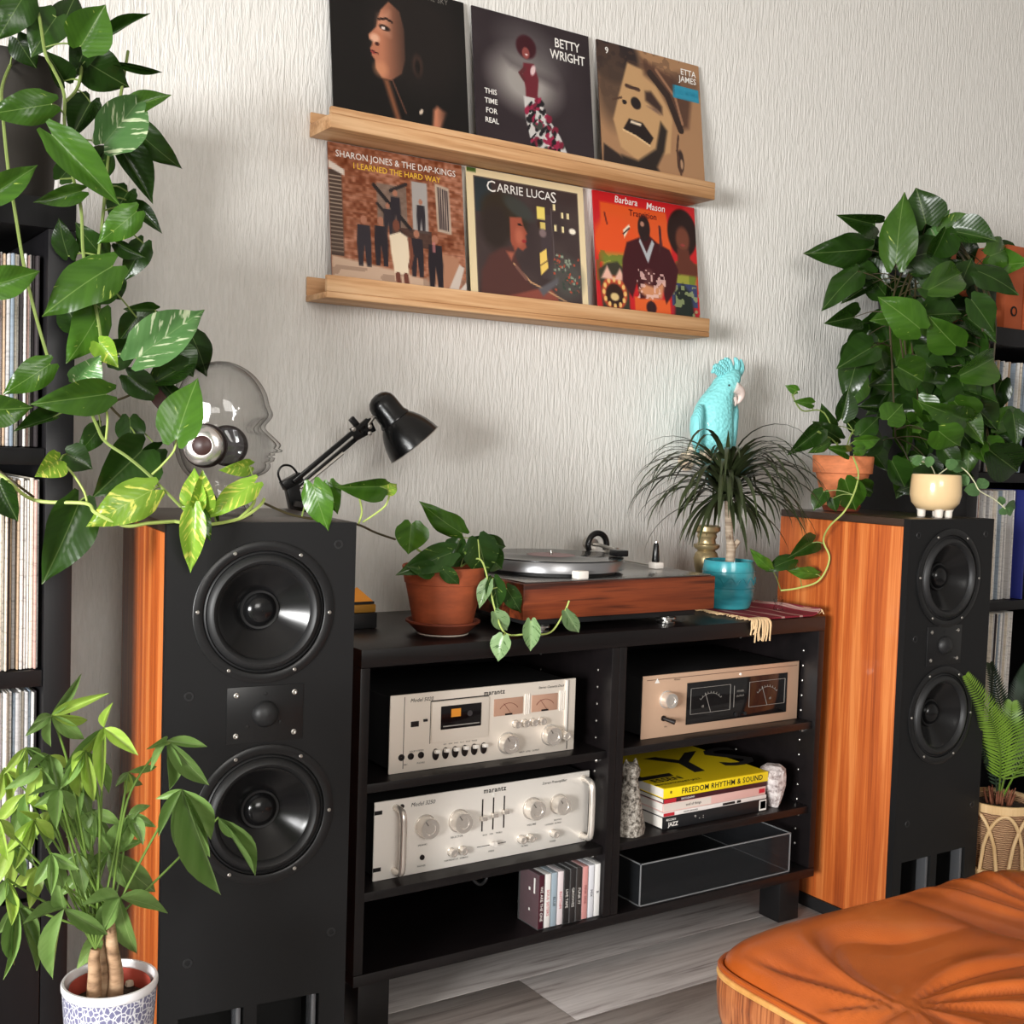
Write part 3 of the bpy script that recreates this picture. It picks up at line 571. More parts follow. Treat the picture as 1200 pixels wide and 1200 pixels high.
for lx in (.02, w-.085):
    for ly in (.02, CD-.085): MB().box(lx, lx+.062, ly, ly+.062, 0, .0988, 0, None, .002).build('leg', mat('leg_black', (20, 19, 20), .35), cab)
pin = MB().lathe([(.0032, -.002), (.0032, .0012), (.0016, .0022)], 8, 0, RY(-90)).mesh('shelf_pin', M_steel)
pin2 = MB().lathe([(.0052, -.002), (.0052, .003), (.0036, .0045)], 8, 0, RY(-90)).mesh('shelf_pin', M_chrome)
for xa in (xm-t_-.0004, w-t_):
    for yy in (.045, .245):
        for k in range(14):
            z = .165+k*.034
            if abs(z-SH1+.008) < .014 or abs(z-SH2+.008) < .014: continue
            inst('hole_sleeve', pin, cab, T(xa, yy, z), world=False)
        for z in (SH1-.024, SH2-.024): inst('shelf_pin', pin2, cab, T(xa, yy-.012, z) @ SC(2.4, 1, 1), world=False)
# ================================================================== LOUDSPEAKERS
SW, SD, SHT = .2905, .372, .918
def ring_face(b, x0, x1, z0, z1, cx, cz, r, n=40, mi=0):
    """front plate rectangle with a round hole"""
    A = sorted([2*math.pi*k/n for k in range(n)]+[math.atan2(Z-cz, X-cx) % (2*math.pi) for X in (x0, x1) for Z in (z0, z1)]); n = len(A); vs = []; fs = []
    for a in A:
        c, s_ = math.cos(a), math.sin(a); vs.append((cx+r*c, 0, cz+r*s_))
        tx = ((x1-cx)/c if c > 0 else (x0-cx)/c) if abs(c) > 1e-6 else 9; tz = ((z1-cz)/s_ if s_ > 0 else (z0-cz)/s_) if abs(s_) > 1e-6 else 9
        t = min(tx, tz); vs.append((cx+t*c, 0, cz+t*s_))
    for k in range(n): k2 = (k+1) % n; fs.append((2*k, 2*k+1, 2*k2+1, 2*k2))
    b.add(vs, fs, mi)
def speaker(loc, rz, label, cw1, cw2, ctw, sidewood):
    o = thing('loudspeaker', loc, label, 'loudspeaker', 'pair of floorstanding loudspeakers', rz); R_ = .1085
    b = MB(); e = .001
    b.box(0, .016, .0165, SD, .03, SHT-.0165, 0, None, e); b.box(SW-.016, SW, .0165, SD, .03, SHT-.0165, 0, None, e); b.box(.0165, SW-.0165, SD-.016, SD, .03, SHT-.0165)
    b.build('wood_body', M_teak_v, o)
    MB().box(0, SW, .0165, SD, SHT-.016, SHT, 0, None, .0012).build('top_panel', mat('speaker_top', (58, 44, 36), .3), o)
    b = MB(); zs = [.03, .062, .172, cw2[1]-.118, cw2[1]+.118, cw1[1]-.118, cw1[1]+.118, SHT]
    q = lambda x0, x1, z0, z1: b.add([(x0, 0, z0), (x1, 0, z0), (x1, 0, z1), (x0, 0, z1)], [(0, 1, 2, 3)])
    q(0, SW, zs[0], zs[1]); q(0, .028, zs[1], zs[2]); q(.128, .148, zs[1], zs[2]); q(.248, SW, zs[1], zs[2]); q(0, SW, zs[2], zs[3]); q(0, SW, zs[4], zs[5]); q(0, SW, zs[6], SHT)
    ring_face(b, 0, SW, zs[3], zs[4], cw2[0], cw2[1], .100); ring_face(b, 0, SW, zs[5], zs[6], cw1[0], cw1[1], .100)
    # plate edges so that the baffle has thickness
    b.add([(0, 0, .03), (0, 0, SHT), (0, .016, SHT), (0, .016, .03)], [(0, 1, 2, 3)]); b.add([(SW, 0, .03), (SW, 0, SHT), (SW, .016, SHT), (SW, .016, .03)], [(3, 2, 1, 0)]); b.add([(0, 0, SHT), (SW, 0, SHT), (SW, .016, SHT), (0, .016, SHT)], [(0, 1, 2, 3)])
    bf = b.build('front_baffle', M_baf, o)
    MB().box(-.004, SW+.004, -.012, SD+.01, 0, .0295, 0, None, .002).build('plinth', M_black, o)
    # bass ports: recessed boxes with a polished divider post
    for x0 in (.028, .148):
        p = MB(); x1 = x0+.1
        p.add([(x0, 0, .062), (x1, 0, .062), (x1, .09, .062), (x0, .09, .062), (x0, 0, .172), (x1, 0, .172), (x1, .09, .172), (x0, .09, .172)], [(0, 3, 2, 1), (4, 5, 6, 7), (0, 4, 7, 3), (1, 2, 6, 5), (3, 7, 6, 2)])
        po = p.build('bass_port', M_dark, o); MB().box(x1-.012, x1-.003, .004, .03, .063, .171, 0, None, .003).build('port_edge', mat('smoked_post', (120, 122, 126), .2, .6), po)
    for cx, cz in (cw1, cw2):
        Mw = T(cx, 0, cz) @ FRONT
        fr = MB().lathe([(R_, 0), (R_, .0026), (R_-.0012, .0034), (.0955, .0042), (.0938, .0030), (.0938, -.004)], 64, 0, Mw).build('woofer', M_frame, o)
        MB().lathe([(.0938, -.002), (.0925, .0018), (.0900, .0034), (.0885, .001), (.0868, .004), (.0830, .0085), (.0790, .0098), (.0750, .0075), (.0722, .002), (.0712, -.001)], 64, 0, Mw).build('surround', M_rub, fr)
        MB().lathe([(.0716, 0), (.0700, -.001), (.066, -.004), (.055, -.0125), (.042, -.021), (.030, -.0285), (.022, -.033)], 64, 0, Mw).build('cone', M_cone, fr)
        MB().lathe([(.0265, -.034), (.0262, -.0275), (.0245, -.022), (.0205, -.0172), (.014, -.0138), (.007, -.0122), (.0004, -.0118)], 40, 0, Mw).build('dust_cap', M_cap, fr)
        MB().lathe([(.0305, -.0285), (.0295, -.026), (.0262, -.0265)], 40, 0, Mw).build('cap_ring', M_rub, fr)
        for k in range(6):
            a = math.radians(90+28+k*60); sc = MB().lathe([(.0030, 0), (.0030, .0012), (.0022, .002), (.0010, .0020), (.0008, .0008), (.0001, .0008)], 10, 0, Mw @ T(.1015*math.cos(a), .1015*math.sin(a), .0036)).build('screw', M_steel, fr)
    tx, tz = ctw
    pl = MB().box(tx-.059, tx+.059, -.0016, .0004, tz-.043, tz+.043, 0, None, .0007).build('tweeter', M_frame, o)
    MB().lathe([(.0205, .0016), (.0200, .0045), (.0185, .0075), (.015, .0115), (.009, .0145), (.0004, .0155)], 32, 0, T(tx, 0, tz) @ FRONT).build('dome', M_rub, pl)
    for sx, sz in ((-.045, .031), (.045, .031), (-.045, -.031), (.045, -.031)): MB().lathe([(.0044, .0012), (.0042, .0028), (.0026, .0036), (.0012, .0030), (.0004, .0018)], 12, 0, T(tx+sx, 0, tz+sz) @ FRONT).build('screw', M_steel, pl)
    for sx, sz in ((0, .031), (-.027, -.018), (.024, -.014)): MB().lathe([(.0028, .0012), (.0026, .0024), (.0004, .0028)], 10, 0, T(tx+sx, 0, tz+sz) @ FRONT).build('screw', M_frame, pl)
    for sx, sz in ((.262, .884), (.03, .884), (.265, .268), (.041, .256), (.036, .66)):
        MB().lathe([(.0075, 0), (.0070, .0008), (.0045, .0008), (.0040, -.006), (.0003, -.006)], 16, 0, T(sx, 0, sz) @ FRONT).build('grille_socket', M_rub, o)
    return o
speaker((.536, 1.721, 0), math.radians(-6), 'floorstanding black-fronted loudspeaker in the left half, under the glass head', (.147, .782), (.154, .470), (.151, .626), True)
speaker((2.0988, 1.647, 0), 0, 'floorstanding orange-wood loudspeaker on the right, under the terracotta and cream pots', (.139, .789), (.134, .486), (.134, .641), True)
# ================================================================== HI-FI UNITS
def panel_thing(name, x0, x1, y, z, h, d, label, cat, face, body=None, ft=.004):
    o = thing(name, (x0, y, z), label, cat); W_ = x1-x0
    MB().box(.004, W_-.004, ft+.0003, d, .006, h-.006, 0, None, .002).build('casing', body or mat('dark_casing', (30, 29, 30), .5), o)
    MB().box(0, W_, 0, ft, 0, h, 0, None, .0012).build('faceplate', face, o)
    for fx in (.03, W_-.05): MB().box(fx, fx+.02, .03, .05, 0, .0059).build('foot', M_rub, o)
    return o, W_, h
def knob(o, u, v, r, dep, m, W_, H_, name='knob', ridged=True, pointer=True):
    prof = [(r*1.12, .0001), (r*1.12, .0015), (r, .002), (r, dep*.82), (r*.93, dep), (r*.55, dep*1.0), (r*.5, dep*.94), (.0002, dep*.94)]
    b = MB().lathe(prof, 36, 0, T(u*W_, 0, v*H_) @ FRONT); k = b.build(name, m, o, ang=.5)
    if pointer: MB().box(-.0006, .0006, -dep-.0004, -dep+.0006, r*.45, r*.92, 0, T(u*W_, 0, v*H_) @ RY(-35)).build('pointer', M_ink, k)
    return k
def strip(o, u0, u1, v0, v1, m, W_, H_, name, dep=.0012, b=.0004): return MB().box(u0*W_, u1*W_, -dep, .0004, v0*H_, v1*H_, 0, None, b).build(name, m, o)
def words(o, W_, H_, items, name='lettering'):
    for body, u, v, size, m, bold, space, shear in items: MB().text(body, size, T(u*W_, -.0006, v*H_) @ FRONT, 0, 'CENTER', bold, space, shear).build(name, m, o)
# --- cassette deck
dk, dw, dh = panel_thing('cassette_deck', .987, 1.396, 1.868, SH1+.0006, .142, .25, 'silver cassette deck with two warm meters on the upper left shelf', 'cassette deck', M_silver)
strip(dk, .068, .071, .05, .97, M_slot, dw, dh, 'panel_line', .0004); strip(dk, .938, .952, .26, .985, M_silver2, dw, dh, 'trim_rail', .003)
strip(dk, .955, .960, .02, .98, M_slot, dw, dh, 'panel_line', .0004)
dr = strip(dk, .205, .505, .34, .87, M_silver, dw, dh, 'cassette_door', .003, .001)
for q in ((.200, .203, .33, .885), (.203, .508, .873, .889)): strip(dk, *q, M_slot, dw, dh, 'door_gap', .0006)
MB().box(.25*dw, .462*dw, -.0042, -.0031, .50*dh, .805*dh, 0, None, .0008).build('door_window', mat('door_window_glass', (16, 12, 14), .12), dr)
MB().box(.302*dw, .352*dw, -.0047, -.0043, .655*dh, .76*dh).build('cassette_label', M_orange, dr)
MB().lathe([(.0055, 0), (.0055, .0005), (.0035, .0006), (.0002, .0006)], 16, 0, T(.40*dw, -.0043, .68*dh) @ FRONT).build('reel_hub', mat('grey_hub', (60, 56, 58), .5), dr)
MB().box(.262*dw, .452*dw, -.0047, -.0043, .535*dh, .55*dh).build('door_stripe', mat('grey_print2', (150, 146, 140), .5), dr)
strip(dk, .103, .143, .575, .645, M_slot, dw, dh, 'counter_window', .001); strip(dk, .165, .185, .63, .66, M_ink, dw, dh, 'reset_button', .003)
for u0, u1 in ((.535, .695), (.745, .893)):
    mt = strip(dk, u0, u1, .59, .82, M_meter, dw, dh, 'level_meter', .0015)
    b = MB(); cu = (u0+u1)/2*dw
    b.tube([(cu+.024*math.sin(a), -.0019, .60*dh+.022*math.cos(a)) for a in np.linspace(-1, 1, 12)], .0005, 4); b.tube([(cu+.006, -.0019, .60*dh), (cu-.012, -.0019, .60*dh+.022)], .0004, 4)
    b.build('scale_and_needle', mat('meter_red', (110, 40, 30), .5), mt); MB().box(cu-.008, cu+.008, -.0024, -.0015, .592*dh, .615*dh).build('meter_hub', M_slot, mt)
for u in (.705, .716, .727, .905, .916, .927): strip(dk, u, u+.005, .57, .85, M_silver2, dw, dh, 'meter_trim', .002)
for k in range(6):
    u = .232+k*.0505; kk = MB().lathe([(.0085, .0001), (.0085, .0022), (.0076, .003), (.0002, .003)], 24, 0, T(u*dw, 0, .185*dh) @ FRONT @ SC(.78, 1.25, 1)).build('transport_key', M_slot, dk)
    MB().box(-.0048, .0048, -.013, -.002, .001, .0085, 0, T(u*dw, 0, .185*dh) @ RX(-12), .002).build('key_cap', M_silver2, kk)
for u in (.06, .107, .158): MB().lathe([(.0062, .0001), (.0060, .0016), (.0042, .0018), (.0040, .0002), (.0002, .0002)], 20, 0, T(u*dw, 0, .20*dh) @ FRONT).build('jack_socket', M_slot, dk)
for u in (.655, .705, .752, .80): knob(dk, u, .46, .0068, .012, M_knob, dw, dh, 'small_knob', pointer=False)
knob(dk, .612, .215, .0185, .018, M_knob, dw, dh); k_ = knob(dk, .855, .25, .0185, .018, M_knob, dw, dh); knob(dk, .925, .235, .0085, .022, M_knob, dw, dh, 'small_knob', pointer=False)
words(dk, dw, dh, [('marantz', .535, .915, .0125, M_ink, .02, 1.15, 0), ('Model 5020', .155, .915, .0098, M_ink, 0, 1, .25), ('Stereo Cassette Deck', .855, .915, .0068, M_ink, 0, 1, .25), ('DOLBY SYSTEM', .135, .26, .0042, M_ink, 0, 1, 0), ('DOLBY  NR   STEREO  CASSETTE', .355, .42, .0046, M_ink, .01, 1.1, 0), ('MIC', .082, .10, .0042, M_ink, 0, 1, 0), ('PHONES', .158, .10, .0042, M_ink, 0, 1, 0), ('REC   REW   FWD   PLAY   STOP   PAUSE', .36, .30, .0036, M_ink, 0, 1.12, 0), ('INPUT   LEVEL   OUTPUT', .74, .06, .0042, M_ink, 0, 1, 0)])
# --- integrated amplifier with rack handles
am, aw, ah = panel_thing('amplifier', .963, 1.441, 1.872, SH2+.0006, .1435, .28, 'silver amplifier with round knobs and rack handles on the middle left shelf', 'amplifier', M_silver2)
for u in (.088, .968):
    hd = MB(); x = u*aw; hd.tube(spline([(x, .002, .10*ah), (x, -.018, .10*ah), (x, -.030, .17*ah), (x, -.032, .5*ah), (x, -.030, .83*ah), (x, -.018, .90*ah), (x, .002, .90*ah)], 4), .0065, 10, 0, None); hd.build('rack_handle', M_knob, am)
for v in (.12, .84): strip(am, 0.0, .032, v, v+.05, M_dark, aw, ah, 'rack_slot', .0004, 0)
for u, r in ((.217, .0195), (.366, .0195), (.712, .0195), (.843, .018)): knob(am, u, .60, r, .022, M_knob, aw, ah)
for k in range(3):
    u = .475+k*.051; sl = strip(am, u-.003, u+.003, .40, .83, M_slot, aw, ah, 'slider_slot', .0004, 0); MB().box(u*aw-.006, u*aw+.006, -.011, -.0005, (.585+.02*k)*ah-.004, (.585+.02*k)*ah+.004, 0, None, .0012).build('slider_cap', M_knob, sl)
for u in (.335, .383, .660, .702, .820): knob(am, u, .205, .0072, .014, M_knob, aw, ah, 'small_knob', pointer=False)
tg = MB().tube([(.522*aw, 0, .205*ah), (.524*aw, -.014, .23*ah)], [.004, .005], 10).build('toggle_switch', M_silver2, am)
strip(am, .455, .59, .195, .203, M_ink, aw, ah, 'switch_scale', .0004, 0)
MB().lathe([(.005, .0001), (.0048, .0016), (.003, .0016), (.003, .0002), (.0002, .0002)], 16, 0, T(.208*aw, 0, .2*ah) @ FRONT).build('jack_socket', M_slot, am)
MB().lathe([(.003, .0001), (.0028, .002), (.0002, .0025)], 12, 0, T(.526*aw, 0, .87*ah) @ FRONT).build('power_lamp', M_white, am)
MB().lathe([(.004, .0001), (.004, .002), (.0002, .0025)], 12, 0, T(.115*aw, 0, .905*ah) @ FRONT).build('screw', M_slot, am)
words(am, aw, ah, [('marantz', .53, .935, .0135, M_ink, .02, 1.15, 0), ('Model 3250', .205, .9, .0105, M_ink, 0, 1, .25), ('Stereo Preamplifier', .82, .915, .0075, M_ink, 0, 1, .25), ('SPEAKERS', .208, .36, .0045, M_ink, 0, 1, 0), ('SELECTOR', .36, .39, .0048, M_ink, .01, 1.2, 0), ('BASS    MID    TREBLE', .525, .345, .0042, M_ink, 0, 1.1, 0), ('VOLUME', .712, .375, .0048, M_ink, .01, 1.2, 0), ('BALANCE', .843, .38, .0042, M_ink, 0, 1, 0), ('PHONES', .205, .09, .0045, M_ink, 0, 1, 0), ('TAPE MONITOR   DUBBING', .36, .095, .0042, M_ink, 0, 1, 0), ('MODE', .522, .115, .0045, M_ink, 0, 1, 0), ('FILTERS', .682, .10, .0045, M_ink, 0, 1, 0), ('POWER', .82, .09, .0042, M_ink, 0, 1, 0), ('LOUDNESS   MUTING', .82, .335, .004, M_ink, 0, 1, 0)])
# loop of cable under the shelf of the amplifier
cb = MB().tube(spline([(1.185, 1.905, .2435), (1.188, 1.90, .222), (1.205, 1.897, .206), (1.222, 1.90, .214), (1.226, 1.906, .2435)], 8), .0032, 8)
tag(cb.build('cable', M_rub), 'thin dark cable looping down below the silver amplifier shelf', 'cable')
# --- power amplifier with a black meter window
pa, pw, ph = panel_thing('power_amplifier', 1.568, 2.021, 1.868, SH1+.0006, .131, .28, 'champagne power amplifier with black meter window on the upper right shelf', 'amplifier', M_champ)
strip(pa, .02, .985, .925, .935, mat('champagne_line', (120, 96, 80), .4, .3), pw, ph, 'panel_line', .0004, 0)
win = strip(pa, .262, .918, .145, .825, mat('meter_window_glass', (18, 17, 18), .08, coat=.3), pw, ph, 'meter_window', .002, .0008)
M_dim = mat('dim_print', (150, 146, 140), .5)
b = MB()
for u0, u1 in ((.285, .535), (.66, .90)):
    x0, x1, z0, z1 = u0*pw, u1*pw, .31*ph, .73*ph; yy = -.0024
    for p, q in (((x0, z0), (x1, z0)), ((x1, z0), (x1, z1)), ((x1, z1), (x0, z1)), ((x0, z1), (x0, z0))): b.tube([(p[0], yy, p[1]), (q[0], yy, q[1])], .0005, 4)
    cx = (x0+x1)/2; b.tube([(cx+.042*math.sin(a), yy, .28*ph+.045*math.cos(a)) for a in np.linspace(-.75, .75, 12)], .0004, 4); b.tube([(cx+.001, yy, z0), (cx-.016, yy, z1-.012)], .0005, 4)
    for a in np.linspace(-.75, .75, 9): b.tube([(cx+.042*math.sin(a), yy, .28*ph+.045*math.cos(a)), (cx+.046*math.sin(a), yy, .28*ph+.049*math.cos(a))], .0004, 4)
for q in ((.56, .62),): b.tube([(q[0]*pw, -.0024, .34*ph), (q[0]*pw, -.0024, .7*ph)], .0005, 4)
tag(b.build('meter_scales', M_dim, win), kind='stuff')
b = MB(); b.text('dB', .007, T(.36*pw, -.0026, .42*ph) @ FRONT); b.text('dB', .007, T(.80*pw, -.0026, .42*ph) @ FRONT); b.text('POWER', .0058, T(.60*pw, -.0026, .60*ph) @ FRONT); b.text('OUTPUT', .0058, T(.60*pw, -.0026, .52*ph) @ FRONT); tag(b.build('lettering', M_dim, win), kind='stuff')
for u in (.575, .635): MB().lathe([(.004, .002), (.0038, .006), (.0002, .0065)], 14, 0, T(u*pw, 0, .215*ph) @ FRONT).build('range_button', M_rub, win)
knob(pa, .138, .60, .0165, .02, M_knob, pw, ph, pointer=False)
tg = MB().lathe([(.006, .0001), (.0058, .003), (.0002, .0035)], 14, 0, T(.125*pw, 0, .30*ph) @ FRONT).build('toggle_base', M_slot, pa); MB().tube([(.125*pw, -.002, .30*ph), (.155*pw, -.022, .26*ph)], [.0035, .0055], 10).build('toggle_lever', M_slot, tg)
b = MB(); b.add([(.065*pw, -.0008, .875*ph), (.095*pw, -.0008, .875*ph), (.08*pw, -.0008, .955*ph)], [(0, 1, 2)]); b.build('badge', M_white, pa)
MB().lathe([(.003, .0001), (.0028, .002), (.0002, .0025)], 12, 0, T(.6*pw, 0, .88*ph) @ FRONT).build('power_lamp', M_white, pa)
words(pa, pw, ph, [('MONO', .20, .90, .0055, M_ink, 0, 1, 0), ('ON', .14, .16, .0045, M_ink, 0, 1, 0)])
# ================================================================== SMOKED DUST COVER, CASSETTES, BOOKS, BOOKENDS
M_acr = mat('smoked_acrylic', (50, 52, 55), .06, alpha=.22, spec=.6); M_acre = mat('acrylic_edge', (150, 152, 154), .25, alpha=.75)
dc = thing('dust_cover', (1.549, 1.832, .1195), 'clear smoked acrylic dust cover box on the bottom right shelf', 'dust cover')
lx, ly, lz, th = .431, .34, .088, .0035
b = MB(); b.box(0, lx, 0, th, 0, lz); b.box(0, lx, ly-th, ly, 0, lz); b.box(0, th, th, ly-th, 0, lz); b.box(lx-th, lx, th, ly-th, 0, lz); b.build('side_walls', M_acr, dc)
MB().box(th, lx-th, th, ly-th, 0, th).build('cover_panel', M_acr, dc)
b = MB()
for z in (0, lz-.002):
    for p in ((0, lx, -.0005, .0022), (0, lx, ly-.002, ly)): b.box(p[0], p[1], p[2], p[3], z, z+.0022)
    for xa in (0, lx-.002): b.box(xa, xa+.0022, 0, ly, z, z+.0022)
for xa in (0, lx-.002):
    for ya in (-.0005, ly-.002): b.box(xa, xa+.0022, ya, ya+.0022, 0, lz)
tag(b.build('polished_edges', M_acre, dc), kind='stuff')
M_case = mat('clear_case', (200, 200, 200), .15, alpha=.06, spec=.3)
CAS = [((70, 24, 36), 'maroon'), ((236, 232, 228), 'white with red lettering'), ((160, 176, 188), 'pale blue-grey'), ((232, 220, 222), 'white with crimson lettering'), ((36, 34, 34), 'black with small white print'), ((44, 40, 40), 'charcoal with white print'), ((52, 46, 44), 'dark brown with white print'), ((214, 150, 146), 'salmon pink'), ((226, 226, 232), 'white with grey print'), ((240, 238, 236), 'plain white with dots')]
x = 1.2993
for k, (c, nm) in enumerate(CAS):
    o = thing('cassette_case', (x, 1.834, .1195), '%s cassette case, %s in the row under the silver amplifier' % (nm, ('first', 'second', 'third', 'fourth', 'fifth', 'sixth', 'seventh', 'eighth', 'ninth', 'tenth')[k]), 'cassette', 'cassettes on the bottom left shelf'); t = .0148
    mc = mat('inlay_%d' % k, c, .45)
    MB().box(.0012, t-.0012, .0006, .066, .0012, .1063, 0, None, .0006).build('inlay_card', mc, o)
    b = MB(); b.box(0, .0010, 0, .069, 0, .108); b.box(t-.001, t, 0, .069, 0, .108); b.box(.001, t-.001, .0005, .069, .1068, .108); b.box(.001, t-.001, .0005, .069, 0, .001); b.build('clear_shell', M_case, o)
    ink = {0: M_white, 1: M_redprint, 3: M_redprint, 7: mat('dark_rose_print', (120, 60, 60), .6)}.get(k, M_white if k in (4, 5, 6) else M_ink)
    b = MB(); s_ = ('WE ARE THE ONE', 'SOUL SISTERS', 'BLUE', 'RHYTHM', 'LIVE TAPE', 'GROOVES', 'FUNK 77', 'PINK SIDE', 'MIX', 'B')[k]
    b.text(s_, .0085, T(t/2, .0001, .05) @ FRONT @ RZ(-90), 0); b.build('lettering', ink, o)
    if k == 0:
        b = MB(); b.box(-.0006, 0, .012, .016, .068, .098); b.box(-.0006, 0, .028, .033, .07, .076); b.box(-.0006, 0, .028, .032, .03, .035); b.build('cover_print', M_white, o)
    x += t+.0002
# books
def book(z, h, x0, x1, y0, d, cov, label, spine, cover_text=None, rot=0, cover=None):
    o = thing('book', (x0, y0, z), label, 'book', 'books stacked on the middle right shelf', rot); L = x1-x0
    MB().box(.001, L-.003, .004, d-.003, .0016, h-.0016).build('pages', mat('book_pages', (232, 226, 218), .8), o)
    b = MB(); b.box(0, L, 0, .0035, 0, h, 0, None, .0008); b.box(0, L, .0036, d, 0, .0015); b.box(0, L, .0036, d, h-.0015, h); b.build('cover', cov, o)
    b = MB(); ms = []
    for body, u, v, size, m, bold, space in spine:
        if m not in ms: ms.append(m)
        if body.startswith('#'):
            u1, v0, v1 = [float(q) for q in body[1:].split(',')]; b.box(u*L, u1*L, -.0004, .0001, v0*h, v1*h, ms.index(m))
        else: b.text(body, size, T(u*L, -.0006, v*h) @ FRONT, ms.index(m), 'CENTER', bold, space)
    if cover_text: cover_text(b, ms, L, d, h)
    if b.v: tag(b.build('spine_print', ms, o), kind='stuff')
    return o
bz = SH2+.0008
M_y = mat('yellow_cover', (246, 216, 30), .35); BX0, BX1, BY, BD = 1.622, 1.922, 1.852, .275
book(bz, .026, BX0, BX1, BY, BD, mat('black_cover', (28, 28, 30), .4), 'black-spined thick book with blue roundel, bottom of the stack', [('#.99,.05,.95', .92, 0, 0, M_white, 0, 0), ('#.985,.2,.85', .93, 0, 0, mat('blue_print', (30, 70, 140), .5), 0, 0), ('JAZZ', .09, .35, .012, M_white, .03, 1), ('RECORDS', .07, .75, .006, M_white, .02, 1), ('* . :', .33, .55, .012, M_white, .02, 1.4)])
book(bz+.0264, .0085, BX0+.001, BX1-.002, BY+.001, BD-.01, mat('white_red_cover', (232, 226, 222), .45), 'thin white book with red title block, second from the bottom of the stack', [('#.10,.1,.9', .0, 0, 0, M_redprint, 0, 0), ('#.68,.2,.8', .56, 0, 0, M_ink, 0, 0), ('#.74,.2,.8', .70, 0, 0, M_ink, 0, 0), ('GOOD GROOVES', .25, .5, .005, M_ink, .01, 1)])
book(bz+.0353, .0185, BX0+.002, BX1-.003, BY+.003, BD-.03, mat('pink_cover', (230, 184, 176), .45), 'pink and white paperback in the middle of the stack', [('#.45,.1,.9', .0, 0, 0, mat('cream_print', (226, 214, 204), .6), 0, 0), ('#.99,.25,.75', .93, 0, 0, M_redprint, 0, 0), ('soul of things', .28, .5, .008, M_ink, .01, 1)])
book(bz+.0542, .0105, BX0+.001, BX1-.001, BY+.001, BD-.02, mat('dark_red_cover', (66, 26, 32), .45), 'dark maroon book with red label directly under the yellow book', [('#.11,.1,.9', .0, 0, 0, M_redprint, 0, 0), ('DISCOGRAPHY', .22, .5, .0055, M_white, .01, 1)])
def ytop(b, ms, L, d, h):
    if M_ink not in ms: ms.append(M_ink)
    i = ms.index(M_ink); Mt = lambda u, v: T(u*L, v*d, h+.0004)
    b.text('LYS', .20, Mt(.52, .50), i, 'CENTER', .01, 1.0, .2, 1.25); b.text('ESSEN', .03, Mt(.17, .20), i, 'CENTER', .03, 1, 0)
    b.text('REVOLUTIONARY JAZZ', .012, Mt(.2, .1), i, 'CENTER', .02, 1, 0)
book(bz+.0651, .0215, BX0, BX1, BY, BD-.015, M_y, 'bright yellow book lettered in black, top of the stack', [('FREEDOM RHYTHM & SOUND', .55, .5, .0165, M_ink, .012, 1.08), ('*', .06, .42, .016, M_ink, .01, 1)], ytop)
# bookends
M_stone = mat('speckled_stone', (150, 144, 136), .6); N_ = NT(M_stone); _a = N_.noise(N_.coord((1, 1, 1)), 140, 4, .7); N_.color(N_.ramp(_a, [(.38, (66, 60, 54)), (.5, (150, 142, 132)), (.65, (206, 200, 190))])); N_.bump(_a, .5, .003)
M_quartz = mat('white_quartz', (206, 198, 196), .35); N_ = NT(M_quartz); _a = N_.noise(N_.coord((1, 1, 1)), 60, 4, .7); N_.color(N_.ramp(_a, [(.35, (128, 112, 110)), (.5, (206, 196, 194)), (.7, (236, 230, 228))])); N_.bump(_a, .6, .004)
def rough_ring(cx, cy, z, rx, ry, n, amp, rn): return [Vector((cx+rx*math.cos(2*math.pi*k/n)*(1+rn.uniform(-amp, amp)), cy+ry*math.sin(2*math.pi*k/n)*(1+rn.uniform(-amp, amp)), z+rn.uniform(-amp, amp)*.004)) for k in range(n)]
o = thing('stone_figurine', (1.546, 1.872, SH2+.0006), 'tall grey speckled stone figurine at the left end of the books', 'figurine')
rn = random.Random(3); b = MB(); b.loft([rough_ring(0, 0, z, rx, ry, 14, .07, rn) for z, rx, ry in ((0, .035, .03), (.01, .036, .03), (.045, .030, .026), (.085, .022, .022), (.105, .017, .018), (.114, .015, .016), (.120, .018, .018), (.132, .021, .02), (.142, .018, .017), (.146, .010, .01))]); b.build('body', M_stone, o)
for sx in (-.012, .012): MB().lathe([(.006, 0), (.0045, .006), (.0008, .012)], 8, 0, T(sx, 0, .143)).build('ear', M_stone, o)
o = thing('quartz_bookend', (1.955, 1.868, SH2+.0006), 'rough white quartz chunk at the right end of the books', 'bookend')
b = MB(); b.loft([rough_ring(x, 0, z, rx, ry, 12, .14, rn) for z, x, rx, ry in ((0, .004, .010, .012), (.006, .003, .013, .016), (.03, .002, .017, .022), (.052, -.002, .026, .03), (.072, -.004, .031, .034), (.086, -.002, .028, .03), (.094, 0, .016, .018))]); b.build('crystal', M_quartz, o, ang=.35)
